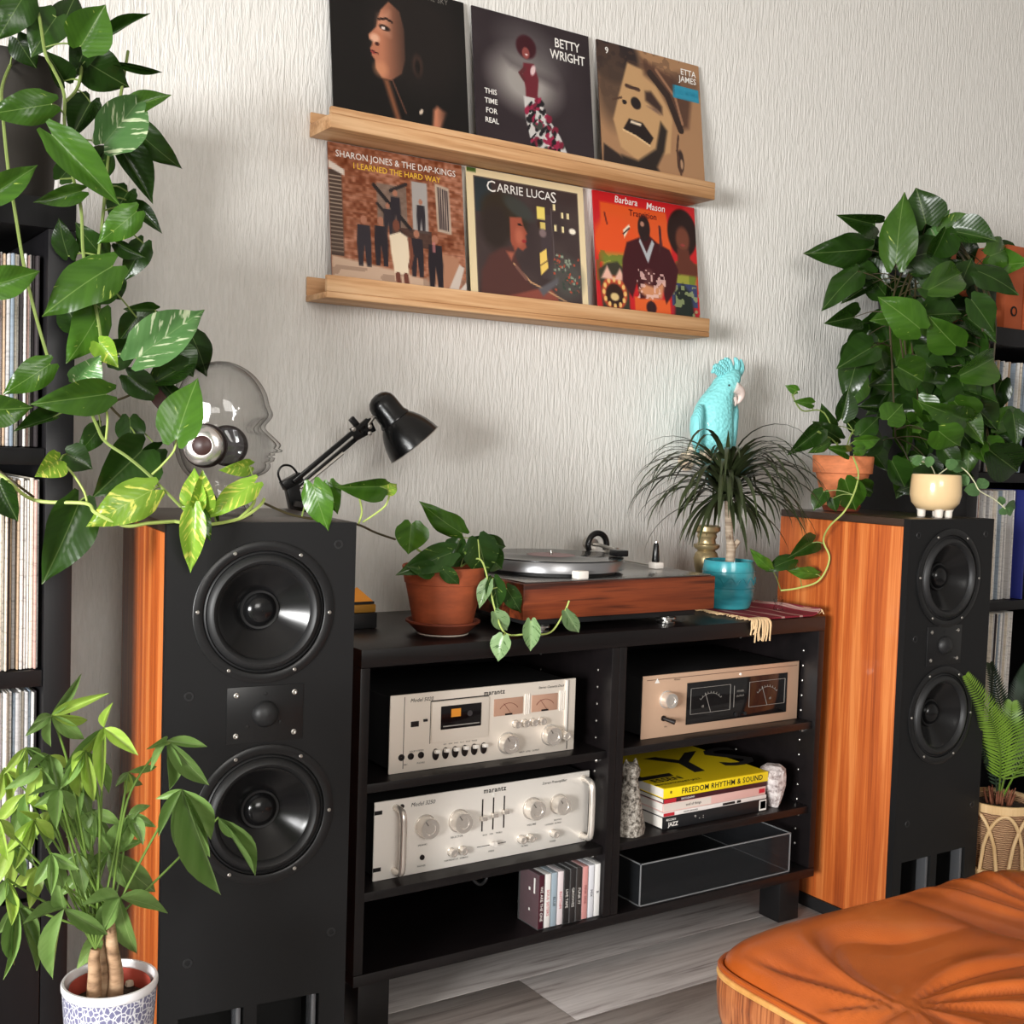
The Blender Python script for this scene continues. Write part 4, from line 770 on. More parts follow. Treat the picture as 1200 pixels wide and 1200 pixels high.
# ================================================================== TURNTABLE
tt = thing('turntable', (1.25, 1.846, .69), 'turntable with reddish wooden plinth and a black record on the cabinet top', 'turntable')
TW, TD = .484, .365
MB().box(0, TW, 0, TD, .029, .098, 0, None, .002).build('plinth', M_teak_h, tt)
MB().box(.03, TW-.03, .025, TD-.02, .014, .0288, 0, None, .002).build('base_board', M_black, tt)
MB().box(.006, TW-.006, .006, TD-.006, .0984, .1008, 0, None, .001).build('top_plate', mat('steel_plate', (150, 148, 146), .22, .9), tt)
for fx in (.06, TW-.105):
    for fy in (.03, TD-.06):
        MB().lathe([(.019, 0), (.020, .002), (.020, .005), (.012, .006), (.012, .010), (.021, .0105), (.021, .0138)], 24, 0, T(fx, fy, 0), cap0=True).build('foot', M_chrome, tt)
px_, py_ = .186, .178; zt = .101
MB().lathe([(.135, zt), (.135, zt+.006)], 64, 0, T(px_, py_, 0)).build('sub_platter', M_black, tt)
pf = MB().lathe([(.148, zt+.0065), (.152, zt+.008), (.152, zt+.027), (.150, zt+.0295), (.0002, zt+.0295)], 72, 0, T(px_, py_, 0)).build('platter', mat('platter_alloy', (150, 150, 152), .3, .7), tt)
MB().lathe([(.1515, zt+.0297), (.1515, zt+.0315), (.146, zt+.0318), (.052, zt+.0318), (.0515, zt+.0322)], 72, 0, T(px_, py_, 0)).build('vinyl_record', mat('vinyl', (18, 18, 19), .16), pf)
MB().lathe([(.0513, zt+.0318), (.0500, zt+.0324), (.0035, zt+.0324)], 40, 0, T(px_, py_, 0)).build('record_label', mat('rose_label', (150, 120, 122), .5), pf)
MB().lathe([(.0034, zt+.03), (.0032, zt+.040), (.001, zt+.0415)], 12, 0, T(px_, py_, 0), cap1=True).build('spindle', M_chrome, pf)
MB().box(.148-.013, .148+.013, .012, .034, zt, zt+.016, 0, None, .002).build('speed_button', M_silver2, tt)
ta = Vector((.392, .285, zt))
arm = MB().lathe([(.026, 0), (.026, .006), (.018, .008), (.018, .022), (.012, .024), (.0002, .024)], 28, 0, T(*ta)).build('tonearm', M_blk2, tt)
b = MB(); b.tube([(ta.x+.026*math.cos(a), ta.y+.004, ta.z+.040+.026*math.sin(a)) for a in np.linspace(-.5, math.pi+.5, 22)], .0068, 10); b.build('gimbal_ring', M_blk2, arm)
MB().lathe([(.0125, -.014), (.0135, -.012), (.0135, .012), (.0125, .014)], 24, 0, T(ta.x, ta.y+.03, ta.z+.040) @ FRONT, True, True).build('counterweight', M_steel, arm)
MB().tube([(ta.x, ta.y+.03, ta.z+.040), (ta.x, ta.y, ta.z+.040), (ta.x-.035, ta.y-.10, ta.z+.039), (ta.x-.075, ta.y-.165, ta.z+.038)], .0042, 10).build('arm_tube', M_steel, arm)
MB().box(ta.x-.095, ta.x-.070, ta.y-.195, ta.y-.160, ta.z+.033, ta.z+.046, 0, None, .002).build('headshell', M_blk2, arm)
MB().box(ta.x+.02, ta.x+.035, ta.y-.03, ta.y+.006, ta.z, ta.z+.036, 0, None, .002).build('lift_block', M_steel, arm)
MB().box(.428, .452, .128, .152, zt, zt+.014, 0, None, .002).build('lever_base', M_silver2, tt)
MB().lathe([(.0078, zt+.014), (.0086, zt+.018), (.0058, zt+.052), (.0040, zt+.056)], 16, 0, T(.438, .14, 0), cap1=True).build('cue_lever', M_blk2, tt)
MB().lathe([(.004, zt+.056), (.0038, zt+.0595), (.0015, zt+.060)], 12, 0, T(.438, .14, 0), cap1=True).build('lever_cap', M_chrome, tt)
MB().tube([(.45, .155, zt+.004), (.47, .32, zt+.003)], .002, 6).build('lift_rod', M_steel, tt)
# ================================================================== DESK LAMP (clamped to the rear edge of the left loudspeaker)
LY = 2.125
def lp(px, py, dy=0.): return at(px, py, LY+dy)
la = thing('desk_lamp', lp(344, 600), 'black jointed desk lamp leaning over the left loudspeaker', 'lamp')
k2 = px2m(lp(440, 500))
def bar(b, p, q, w, t): # flat bar between two points
    p, q = Vector(p), Vector(q); d = (q-p).normalized(); n = Vector((0, 1, 0)); s_ = d.cross(n).normalized(); n = s_.cross(d); L = (q-p).length
    b.box(0, L, -w/2, w/2, -t/2, t/2, 0, frame(p, d, s_, n), .0012)
b = MB(); bar(b, lp(349, 606), lp(340, 563), .026, .016); bar(b, lp(331, 570), lp(352, 558), .018, .018); b.build('pivot_bracket', M_blk2, la, world=True)
b = MB(); p = lp(349, 603); b.box(p.x-.016, p.x+.016, p.y-.10, p.y+.012, .9184, .930, 0, None, .002); b.box(p.x-.016, p.x+.016, p.y-.004, p.y+.012, .87, .9184, 0, None, .002); b.build('clamp', M_blk2, la, world=True)
for dy, off in ((-.012, -3), (.012, 5)):
    b = MB(); bar(b, lp(345+off*.4, 568+off, dy), lp(432+off*.4, 495+off, dy), .009, .007); b.build('lower_arm', M_blk2, la, world=True)
b = MB(); b.tube([lp(352, 572), lp(402, 531)], .0032, 8); b.build('spring', M_steel, la, world=True)
b = MB(); bar(b, lp(413, 510), lp(437, 497), .028, .006); bar(b, lp(411, 490), lp(424, 505), .012, .008); b.build('elbow_plate', M_blk2, la, world=True)
for q in ((414, 503), (433, 500), (433, 508)): MB().lathe([(.0045, 0), (.0045, .003), (.0002, .004)], 12, 0, T(*lp(q[0], q[1], -.014)) @ FRONT).build('rivet', M_steel, la, world=True)
b = MB(); b.tube([lp(431, 498), lp(440, 486), lp(449, 484)], .0042, 8); b.build('swivel', M_steel, la, world=True)
ax = (lp(484, 522, -.03)-lp(441, 468)).normalized(); hp = lp(442, 466, .0); side = Vector((0, 1, 0)); side = (side-ax*side.dot(ax)).normalized(); Mh = frame(hp, side, ax.cross(side), ax)
L_ = (lp(484, 522, -.03)-hp).length
b = MB(); prof = [(.0002, -.006), (.012, -.004), (.021, .001), (.0268, .009), (.0290, .018), (.0295, L_*.40), (.0335, L_*.47), (.0335, L_*.49)]
b.lathe(prof, 40, 0, Mh); b.build('lamp_neck', M_blk2, la, world=True)
b = MB(); b.lathe([(.0320, L_*.485), (.0390, L_*.56), (.0460, L_*.66), (.0520, L_*.78), (.0560, L_*.90), (.0582, L_), (.0590, L_+.0005), (.0572, L_), (.0545, L_*.9), (.0505, L_*.78), (.0445, L_*.66), (.036, L_*.55), (.0002, L_*.52)], 48, 0, Mh); sh = b.build('lamp_shade', M_blk2, la, world=True)
b = MB(); b.lathe([(.0588, L_+.0004), (.0602, L_+.0012), (.0588, L_+.0022), (.0574, L_+.001)], 48, 0, Mh); b.build('shade_rim', M_steel, sh, world=True)
b = MB(); b.lathe([(.014, L_*.52), (.022, L_*.66), (.026, L_*.78), (.020, L_*.88), (.0003, L_*.92)], 20, 0, Mh); b.build('bulb', mat('lamp_bulb', (232, 228, 220), .3), sh, world=True)
b = MB(); b.tube(spline([lp(333, 572), lp(326, 556), lp(331, 546), lp(342, 547), lp(352, 560)], 6), .0022, 8); b.build('lamp_cord', M_blk2, la, world=True)
# ================================================================== GLASS HEAD AND HEADPHONES
def thin_glass(name, tint=(252, 252, 252), k=1.):
    m = mat(name, (255, 255, 255), .05); N = NT(m); tr = N.n('ShaderNodeBsdfTransparent'); lw = N.n('ShaderNodeLayerWeight'); lw.inputs['Blend'].default_value = .5
    r = N.ramp(lw.outputs['Facing'], [(0, tint), (.45, tuple(int(x*.97) for x in tint)), (.78, tuple(int(x*.86) for x in tint)), (.92, (150, 138, 130)), (1., (84, 70, 64))]); N.l(r, tr.inputs[0])
    g = N.n('ShaderNodeBsdfGlossy'); g.inputs['Roughness'].default_value = .03; fr = N.ramp(lw.outputs['Facing'], [(0, (40, 40, 40)), (.6, (56, 56, 56)), (.85, (110, 110, 110)), (1, (190, 190, 190))])
    ms = N.n('ShaderNodeMixShader'); N.l(fr, ms.inputs[0]); N.l(tr.outputs[0], ms.inputs[1]); N.l(g.outputs[0], ms.inputs[2])
    out = [x for x in N.t.nodes if x.type == 'OUTPUT_MATERIAL'][0]; N.l(ms.outputs[0], out.inputs[0]); return m
M_glass = thin_glass('clear_glass')
gh = thing('glass_head', (.672, 1.868, .9186), 'clear hollow glass head on the left loudspeaker, wearing headphones', 'ornament', rz=math.radians(-32))
def head_rings(shrink=0.):
    rows = [(0, -.050, .048, .052), (.006, -.050, .046, .052), (.028, -.045, .036, .044), (.050, -.048, .032, .042), (.062, -.056, .050, .046), (.070, -.064, .067, .050), (.080, -.070, .075, .056), (.090, -.074, .073, .060), (.097, -.076, .075, .062), (.105, -.078, .073, .063), (.113, -.080, .074, .065), (.122, -.082, .071, .066), (.132, -.083, .066, .067), (.142, -.084, .062, .068), (.152, -.084, .070, .069), (.164, -.084, .077, .069), (.180, -.083, .071, .069), (.198, -.080, .066, .066), (.215, -.073, .056, .059), (.230, -.060, .042, .047), (.241, -.040, .024, .030), (.247, -.016, .006, .010)]
    R4 = spline([Vector(q[:3]) for q in rows], 3); R5 = spline([Vector((q[0], q[3], 0)) for q in rows], 3); rows = [(p.x, p.y, p.z, w_.y) for p, w_ in zip(R4, R5)]
    out = []
    for z, xb, xf, w_ in rows:
        xb += shrink; xf -= shrink; w_ = max(.002, w_-shrink); cx = (xb+xf)/2; rx = (xf-xb)/2; ring = []
        for k in range(56):
            a = 2*math.pi*k/56; x = cx+rx*math.cos(a); y = w_*math.sin(a)
            da = math.atan2(math.sin(a), math.cos(a))
            if .104 < z < .146: x += .019*math.exp(-(da/.19)**2)*max(0, 1-abs(z-.117)/.032)       # nose
            if .134 < z < .158: x -= .007*math.exp(-((abs(da)-.42)/.16)**2)                        # eye sockets
            if .088 < z < .108: x += .008*math.exp(-(da/.3)**2)*(1 if abs(z-.097) > .002 else .2)                                    # lips
            ring.append(Vector((x, y, z)))
        out.append(ring)
    return out
MB().loft(head_rings(), cap=True).build('outer_glass', M_glass, gh, ang=3.1)
MB().loft(head_rings(.007)[1:-1], cap=True).build('inner_glass', M_glass, gh, ang=3.1)
hpn = thing('headphones', (.672, 1.868, .9186), 'pair of dark headphones with silver ear cups worn by the glass head', 'headphones', rz=math.radians(-32))
M_hp = mat('headphone_brown', (58, 34, 32), .4); M_pad = mat('ear_pad', (34, 22, 22), .55)
for s_ in (-1, 1):
    Mc = T(-.012, s_*.0735, .112) @ (RX(90) if s_ < 0 else RX(-90))
    pd = MB().lathe([(.018, -.001), (.030, -.001), (.0345, .003), (.0345, .010), (.031, .014)], 32, 0, Mc).lathe([(.0185, -.0008), (.0002, .002)], 32, 0, Mc).build('ear_pad', M_pad, hpn)
    MB().lathe([(.031, .014), (.032, .017), (.030, .024), (.024, .028), (.017, .0285), (.016, .0265), (.0002, .0265)], 32, 0, Mc).build('ear_cup', mat('silver_cup', (196, 190, 186), .22, .85), pd)
    MB().lathe([(.0155, .0267), (.012, .029), (.0002, .030)], 24, 0, Mc).build('cup_centre', M_hp, pd)
    MB().tube([(T(-.012, 0, .112) @ RY(-46) @ T(.012, 0, -.112)) @ Vector(q) for q in ((-.012, s_*.088, .135), (-.012, s_*.086, .165), (-.012, s_*.083, .185))], .0032, 8).build('yoke', M_steel, hpn)
HB = T(-.012, 0, .112) @ RY(-46) @ T(.012, 0, -.112)
b = MB(); b.loft([[HB @ Vector((-.012+dx, .083*math.cos(a)*(1+dr), .180+.078*math.sin(a)*(1+dr))) for dx, dr in ((-.011, 0), (.011, 0), (.011, .06), (-.011, .06))] for a in np.linspace(-.05, math.pi+.05, 30)]); b.build('headband', M_hp, hpn)
# ================================================================== POTS AND SMALL THINGS
def soil(o, r, z): return MB().lathe([(r, z-.004), (r*.8, z), (r*.4, z+.003), (.0004, z+.002)], 28).build('soil', M_soil, o)
def clay_pot(o, r0, r1, h, m, rimh=None, mr=None):
    rimh = rimh or h*.22
    MB().lathe([(.0004, 0), (r0*.96, 0), (r0, .003), (r1*.93-.002, h-rimh), (r1*.93, h-rimh+.001), (r1*.985, h-rimh+.003), (r1, h-.003), (r1-.002, h), (r1-.006, h), (r1-.008, h-.02), (r0*.85, .012), (.0004, .012)], 48).build('pot', m, o)
ph_ = thing('potted_philodendron', (1.128, 1.934, .6905), 'terracotta pot with trailing heart-leaved plant on the cabinet, left of the turntable', 'plant')
MB().lathe([(.0004, .002), (.046, .002), (.050, .004), (.0665, .020), (.0705, .022), (.0705, .0255), (.066, .0258), (.050, .010), (.0004, .009)], 48).build('saucer', M_clayd, ph_)
MB().lathe([(.0004, 0), (.049, 0), (.049, .0021)], 32).build('felt_pad', mat('pale_felt', (196, 184, 170), .9), ph_)
pot = MB().lathe([(.0004, .010), (.053, .010), (.055, .013), (.0725, .095), (.0745, .096), (.0795, .126), (.078, .128), (.075, .128), (.073, .11), (.05, .03), (.0004, .03)], 48).build('pot', M_clay, ph_)
soil(ph_, .073, .114)
sb = thing('small_ornament', (1.004, 2.05, .6905), 'small black box with an orange peaked top, half hidden behind the left loudspeaker', 'ornament')
MB().box(-.035, .035, -.02, .02, 0, .030, 0, None, .002).build('box_base', M_black, sb); MB().box(-.033, .033, -.018, .018, .0304, .046, 0, None, .002).build('gold_band', mat('gold_band', (176, 126, 50), .4, .3), sb)
MB().box(-.03, .03, -.016, .016, .0464, .051).build('black_band', M_black, sb); MB().add([(-.028, -.015, .0515), (.028, -.015, .0515), (.028, .015, .0515), (-.028, .015, .0515), (.0, 0, .078)], [(0, 1, 4), (1, 2, 4), (2, 3, 4), (3, 0, 4), (3, 2, 1, 0)]).build('orange_peak', M_orange, sb)
# woven red mat
mt = thing('woven_mat', (1.838, 1.829, .6905), 'dark red woven mat with cream fringes under the turquoise pot', 'mat')
M_mat = mat('red_weave', (122, 22, 40), .9); N = NT(M_mat); tc = N.n('ShaderNodeTexCoord'); wv = N.n('ShaderNodeTexWave', bands_direction='X'); wv.inputs['Scale'].default_value = 62; wv.inputs['Distortion'].default_value = 1; N.l(tc.outputs['Object'], wv.inputs[0])
wv2 = N.n('ShaderNodeTexWave', bands_direction='X'); wv2.inputs['Scale'].default_value = 5.6; N.l(tc.outputs['Object'], wv2.inputs[0])
c_ = N.ramp(wv2.outputs['Fac'], [(.0, (122, 22, 40)), (.90, (126, 24, 42)), (.95, (206, 168, 160)), (1, (190, 150, 140))]); N.color(N.mix(.25, c_, N.ramp(wv.outputs['Fac'], [(0, (70, 12, 24)), (1, (160, 40, 56))]))); N.bump(wv.outputs['Fac'], .5, .002)
vs = []; fs = []; nx, ny = 22, 18; mw, md = .203, .205
for lay in (0, 1):
    for j in range(ny+1):
        for i in range(nx+1):
            u, v = i/nx, j/ny; z = .0035*lay+.0008+.0012*math.sin(u*17)*math.sin(v*9)+ (.014*max(0, (u-.86)/.14)**2)*(1-.5*v); vs.append((u*mw+.004*math.sin(v*7), v*md, max(z, .0004+.003*lay)))
n = (nx+1)*(ny+1)
for j in range(ny):
    for i in range(nx): a_ = j*(nx+1)+i; fs.append((n+a_, n+a_+1, n+a_+nx+2, n+a_+nx+1)); fs.append((a_, a_+nx+1, a_+nx+2, a_+1))
for j in range(ny):
    for i in (0, nx): a_ = j*(nx+1)+i; fs.append((a_, a_+nx+1, n+a_+nx+1, n+a_))
for i in range(nx):
    for j in (0, ny): a_ = j*(nx+1)+i; fs.append((a_, a_+1, n+a_+1, n+a_))
MB().add(vs, fs).build('weave', M_mat, mt)
M_fr = mat('cream_fringe', (222, 190, 146), .9); rn = random.Random(4); b = MB()
for k in range(46):
    v = k/45*md
    for e in (0, 1):
        x0 = 0 if e == 0 else mw; s_ = -1 if e == 0 else 1; L = rn.uniform(.018, .03) if e == 0 else rn.uniform(.006, .012); z0 = .003 if e == 0 else .015*(1-.5*v/md)
        b.tube([(x0, v, z0), (x0+s_*L*.5, v+rn.uniform(-.006, .006), z0*.6+.003), (x0+s_*L, v+rn.uniform(-.012, .012), .0022+rn.uniform(0, .002))], .0013, 4)
tag(b.build('fringe', M_fr, mt), kind='stuff')
b = MB()
for k in range(16):
    x = -.022+k*.0038+rn.uniform(-.002, .002); L = rn.uniform(.016, .034) if k < 5 else rn.uniform(.026, .046)
    b.tube(spline([(x*.6, .012, .0035), (x*.8, -.0065, .0045), (x, -.0115, -.004), (x+rn.uniform(-.004, .004), -.0105, -L*.6), (x+rn.uniform(-.005, .005), -.0095, -L)], 3), .0017, 5)
tag(b.build('corner_tassel', M_fr, mt), kind='stuff')
gt = thing('glass_trinket', (1.985, 1.905, .697), 'tiny clear glass trinket standing on the red mat', 'trinket')
MB().lathe([(.0004, 0), (.010, 0), (.011, .004), (.008, .012), (.010, .018), (.011, .024), (.009, .024), (.007, .014), (.0004, .006)], 16).build('bowl', M_glass, gt)
for s_ in (-1, 1): MB().lathe([(.0034, 0), (.004, .004), (.0004, .008)], 8, 0, T(s_*.006, 0, .0245)).build('knob', M_glass, gt)
# candlestick
cs = thing('candlestick', (1.945, 2.105, .6905), 'turned dull-gold candlestick behind the turquoise pot', 'candlestick')
M_brass = mat('dull_gold', (168, 150, 112), .35, .55)
MB().lathe([(.0004, 0), (.040, 0), (.041, .006), (.036, .012), (.022, .020), (.018, .034), (.020, .060), (.027, .085), (.030, .105), (.026, .118), (.020, .124)], 36).build('base', M_brass, cs)
MB().lathe([(.020, .1242), (.027, .128), (.031, .133), (.031, .138), (.022, .141), (.020, .150), (.024, .158), (.022, .164), (.026, .168), (.031, .171), (.031, .181), (.026, .184), (.012, .184), (.010, .176), (.0004, .176)], 36).build('turned_top', M_brass, cs)
# ================================================================== COCKATOO
BYW = 2.165
def bp(px, py, dy=0.): return at(px, py, BYW+dy)
bd = thing('cockatoo_figurine', bp(838, 545), 'turquoise cockatoo figurine perched by the wall above the spiky plant', 'figurine')
M_turq = mat('turquoise_glaze', (136, 216, 218), .5, coat=.05); N = NT(M_turq); v = N.coord((1, 1, 1)); vo = N.n('ShaderNodeTexVoronoi'); vo.inputs['Scale'].default_value = 120; N.l(v, vo.inputs[0]); N.bump(vo.outputs[0], .7, .003)
M_turq2 = mat('turquoise_smooth', (132, 212, 216), .5); N = NT(M_turq2); wv = N.n('ShaderNodeTexWave', bands_direction='X'); wv.inputs['Scale'].default_value = 60; wv.inputs['Distortion'].default_value = 3; N.l(N.coord((1, 1, .3)), wv.inputs[0]); N.bump(wv.outputs['Fac'], .6, .002)
M_cream = mat('cream_glaze', (232, 214, 190), .4); M_beak = mat('pinkish_beak', (226, 206, 198), .4)
kb = px2m(bp(840, 480)); CRH = Vector((CR.x, CR.y, 0)).normalized(); DEP = Vector((-CRH.y, CRH.x, 0))
def bring(px, py, hw, hd, n=20, tilt=0.):  # elliptical ring of the body, width across the picture, depth away
    c = bp(px, py); return [c+CRH*(hw*kb*math.cos(2*math.pi*k/n))+DEP*(hd*kb*math.sin(2*math.pi*k/n))+Vector((0, 0, tilt*kb*math.cos(2*math.pi*k/n))) for k in range(n)]
b = MB(); b.loft([bring(*q) for q in ((837, 533, 10, 8), (837, 528, 19, 16), (836, 518, 23, 19), (835, 505, 24.5, 20), (835, 490, 24.5, 20), (837, 477, 22.5, 19), (840, 467, 19.5, 17), (844, 459, 17, 15.5), (849, 452, 16.5, 15), (852, 446, 16, 14.5), (855, 440, 13.5, 12.5), (858, 435, 8.5, 8), (859, 432, 2.5, 2.5))]); b.build('body', M_turq, bd, world=True, ang=3.1)
for k, (x0, y0, x1, y1, x2, y2, w_) in enumerate(((846, 440, 838, 434, 834, 437, 4), (849, 437, 840, 429, 836, 431, 4), (852, 436, 846, 427, 842, 427, 4.2), (856, 436, 854, 424, 849, 420, 4.5), (860, 438, 864, 427, 861, 419, 5), (863, 442, 869, 432, 868, 421, 4.5), (853, 433, 849, 424, 843, 424, 3.5))):
    p = spline([bp(x0, y0), bp(x1, y1), bp(x2, y2)], 5); n = len(p)
    MB().tube(p, [kb*w_*(1-.75*(i/(n-1))**2) for i in range(n)], 10).build('crest_feather', M_turq2, bd, world=True)
for px, py, dx, dp in ((816, 500, 7, -6), (857, 500, 7, -5)):
    b = MB(); b.loft([[bp(px+ox, yy)+DEP*(dp*kb)+CRH*(hw*kb*math.cos(2*math.pi*k/14))+DEP*(hd*kb*math.sin(2*math.pi*k/14)) for k in range(14)] for ox, yy, hw, hd in ((4, 474, 2, 3), (2.5, 480, 5, 9), (0, 490, 7.5, 14), (-1, 502, 7.5, 15), (-1, 515, 6, 13), (0, 525, 4, 8), (1, 531, 1.5, 3))]) ; b.build('wing', M_turq2, bd, world=True, ang=3.1)
b = MB(); b.loft([bring(*q) for q in ((836, 528, 9, 8), (835.5, 540, 9.5, 5), (835, 553, 9, 4), (834.5, 564, 7.5, 3), (834, 569, 3.5, 2))]); b.build('tail', M_turq2, bd, world=True, ang=3.1)
b = MB(); p = spline([bp(861, 454, -.028), bp(867, 458, -.030), bp(868.5, 464, -.030), bp(866, 470, -.029), bp(863, 473, -.028)], 5); n = len(p); b.tube(p, [kb*(6.2*(1-(i/(n-1))**1.5)+.6) for i in range(n)], 12); b.tube(spline([bp(860, 465, -.026), bp(862, 471, -.027), bp(861, 476, -.027)], 4), [kb*3.4, kb*3.2, kb*3, kb*2.8, kb*2.4, kb*2, kb*1.6, kb*1.2, kb*.5], 10); b.build('beak', M_beak, bd, world=True)
b = MB(); e = bp(851.5, 452.6)-DEP*(kb*16.4); b.lathe([(.0004, -.003), (.0028, -.0012), (.0028, .0012), (.0004, .003)], 12, 0, T(*e) @ FRONT); b.build('eye', mat('eye_black', (10, 10, 12), .1), bd, world=True)
b = MB(); b.tube(spline([bp(808, 528), bp(818, 532), bp(838, 537), bp(858, 536)], 5), kb*5.2, 12); b.build('perch', M_cream, bd, world=True)
b = MB(); c = bp(838, 539); b.tube([c, Vector((c.x, WY-.006, c.z-.006))], .008, 10); b.lathe([(.0004, 0), (.024, 0), (.024, .005), (.0004, .006)], 24, 0, T(c.x, WY-.001, c.z-.006) @ FRONT); b.build('wall_bracket', M_cream, bd, world=True)
for x in (829, 845):
    b = MB()
    for dx in (-3, 0, 3): b.tube(spline([bp(x+dx*.5, 527, -.026), bp(x+dx, 532, -.031), bp(x+dx*1.2, 538, -.027)], 4), kb*2., 8)
    b.build('claw', M_cream, bd, world=True)
# ================================================================== PLANTS
def vines(o, lines, m, r=.0024, name='vine'):
    """each vine one part; lines: lists of (px,py,Y) read off the photograph"""
    out = []
    for ln in lines:
        p = spline([at(*q) for q in ln], 6); MB().tube(p, r, 6).build(name, m, o, world=True); out.extend(p)
    return out
def petioles(o, starts, anchors, m, r=.0013, maxd=.13):
    b = MB()
    for s_ in starts:
        a_ = min(anchors, key=lambda q: (q-s_).length); d = (a_-s_).length
        if .008 < d < maxd: b.tube(spline([s_, (s_+a_)/2+Vector((0, 0, .10*d)), a_], 4), r, 5)
    if b.v: tag(b.build('petioles', m, o, world=True), kind='stuff')
# ---------- golden pothos on the left shelf
pl = thing('trailing_pothos', (.345, 2.0, 1.3905), 'large trailing pothos in a dark grey pot on the left shelf', 'plant')
MB().lathe([(.0004, 0), (.082, 0), (.085, .004), (.101, .205), (.103, .212), (.099, .212), (.095, .19), (.0004, .18)], 48).build('pot', mat('charcoal_pot', (52, 48, 44), .55), pl); soil(pl, .094, .194)
YV = 1.80
V = [[(20, 60, 1.93), (3, 100, 1.86), (4, 140, YV), (10, 200, YV), (18, 250, YV), (28, 310, YV), (42, 370, YV), (58, 425, YV)],
     [(30, -30, 1.9), (45, 15, 1.85), (53, 62, YV), (62, 80, YV), (75, 110, YV), (76, 150, YV), (85, 205, YV), (95, 245, YV), (98, 300, YV), (110, 350, YV), (118, 400, YV), (112, 450, YV)],
     [(98, 60, 1.88), (92, 100, 1.84), (78, 118, YV)], [(150, 60, 1.9), (140, 120, 1.86), (128, 180, 1.84), (120, 260, 1.84), (112, 330, 1.83)],
     [(104, 440, 1.79), (104, 472, 1.77), (114, 500, 1.75), (124, 518, 1.73), (150, 536, 1.71), (176, 558, 1.70), (212, 594, 1.69)]]
V2 = [[(-20, 545, 1.80), (5, 560, 1.79), (40, 586, 1.77), (100, 590, 1.73), (112, 601, 1.70), (146, 616, 1.695), (175, 613, 1.70), (204, 611, 1.71)],
      [(204, 611, 1.71), (240, 615, 1.70), (280, 608, 1.70), (303, 594, 1.70), (310, 584, 1.70)], [(280, 608, 1.70), (297, 590, 1.70), (298, 570, 1.70)]]
V3 = [[(310, 590, 1.715), (345, 604, 1.72), (400, 613, 1.72), (420, 615, 1.72), (440, 624, 1.76), (463, 632, 1.82)], [(-10, 545, 1.82), (12, 562, 1.8), (40, 583, 1.78)], [(60, 470, 1.84), (100, 478, 1.85), (140, 468, 1.86), (170, 455, 1.87), (190, 452, 1.88)], [(110, 430, 1.84), (125, 470, 1.86), (148, 495, 1.87)]]
anch = vines(pl, V, M_vine) + vines(pl, V2, M_vinel, .0026) + vines(pl, V3, M_vined, .0019)
anch += vines(pl, [[(425, 612, 1.72), (440, 602, 1.715), (452, 592, 1.71), (457, 578, 1.71)], [(420, 614, 1.72), (424, 600, 1.715), (421, 582, 1.71)], [(70, 540, 1.77), (85, 555, 1.76), (98, 575, 1.75), (102, 588, 1.74)], [(207, 512, 1.70), (204, 528, 1.70), (190, 545, 1.70), (178, 556, 1.70)], [(122, 470, 1.77), (126, 490, 1.75), (124, 516, 1.73)]], M_vinel, .0017)
LV = '''d 30 -8 0 40 46 1.84|d 66 20 36 62 46 1.85|m 95 54 124 5 53 1.79|d 72 34 88 -12 38 1.86|d 122 46 176 13 15 1.84|d 100 72 152 104 50 1.86|d 138 74 193 86 10 1.86|p 122 168 172 108 56 1.78|m 150 128 199 108 26 1.79|d 152 146 211 202 36 1.83|d 106 120 82 162 36 1.84|m 61 158 142 238 44 1.77|m 60 122 -12 134 40 1.76|m -15 232 46 193 32 1.76|m 95 224 42 238 24 1.78|d 140 172 181 237 38 1.85|m 160 248 118 284 36 1.79|d 138 285 170 303 20 1.85|d 158 240 189 270 20 1.87|m 132 312 50 358 58 1.76|m -14 336 48 318 38 1.75|p 160 420 242 357 56 1.76|m 118 362 88 424 48 1.81|d 182 363 146 364 22 1.88|d 224 392 248 440 38 1.87|d 185 446 232 420 36 1.85|y 116 402 138 430 28 1.80|m 58 427 6 462 36 1.76|m 124 462 42 474 42 1.75|p 92 446 118 418 38 1.79|m -16 480 38 480 40 1.75|d 62 489 17 503 20 1.78|m 207 514 228 441 54 1.69|y 68 540 43 558 32 1.76|d 78 532 108 548 36 1.79|d 166 528 112 582 66 1.82|d 152 490 154 528 34 1.86|d 186 526 148 552 30 1.84|y 179 574 106 613 48 1.69|d 92 590 55 684 58 1.76|y 228 600 226 548 30 1.69|y 236 598 238 552 28 1.695|y 298 566 247 597 32 1.69|y 226 597 224 672 30 1.68|m 232 597 245 630 20 1.69|m 367 568 382 622 36 1.70|m 386 566 392 602 24 1.72|m 445 570 396 572 28 1.71|y 450 576 467 563 20 1.71|d 0 568 20 612 34 1.77|y 292 546 262 552 20 1.74|d 240 575 262 612 18 1.73|d 205 410 228 440 40 1.86|d 150 440 190 470 34 1.86|d 120 300 90 268 34 1.85|d 105 205 130 168 34 1.86|d 150 225 128 258 34 1.87|d 80 300 66 262 30 1.86|d 128 330 140 352 40 1.87|d 92 385 70 348 34 1.86|d 160 372 140 400 30 1.87|d 128 420 165 400 36 1.86|d 75 95 55 60 30 1.86|d 20 45 40 80 34 1.87|d 108 40 84 90 34 1.87|d 168 285 145 330 30 1.88|d 110 350 140 322 32 1.87|d 70 210 92 184 26 1.87|d 210 470 180 440 30 1.88|d 118 500 96 530 26 1.86'''
K = {'d': 'dark', 'm': 'mid', 'p': 'pale', 'y': 'young'}; st = []; rl = random.Random(11)
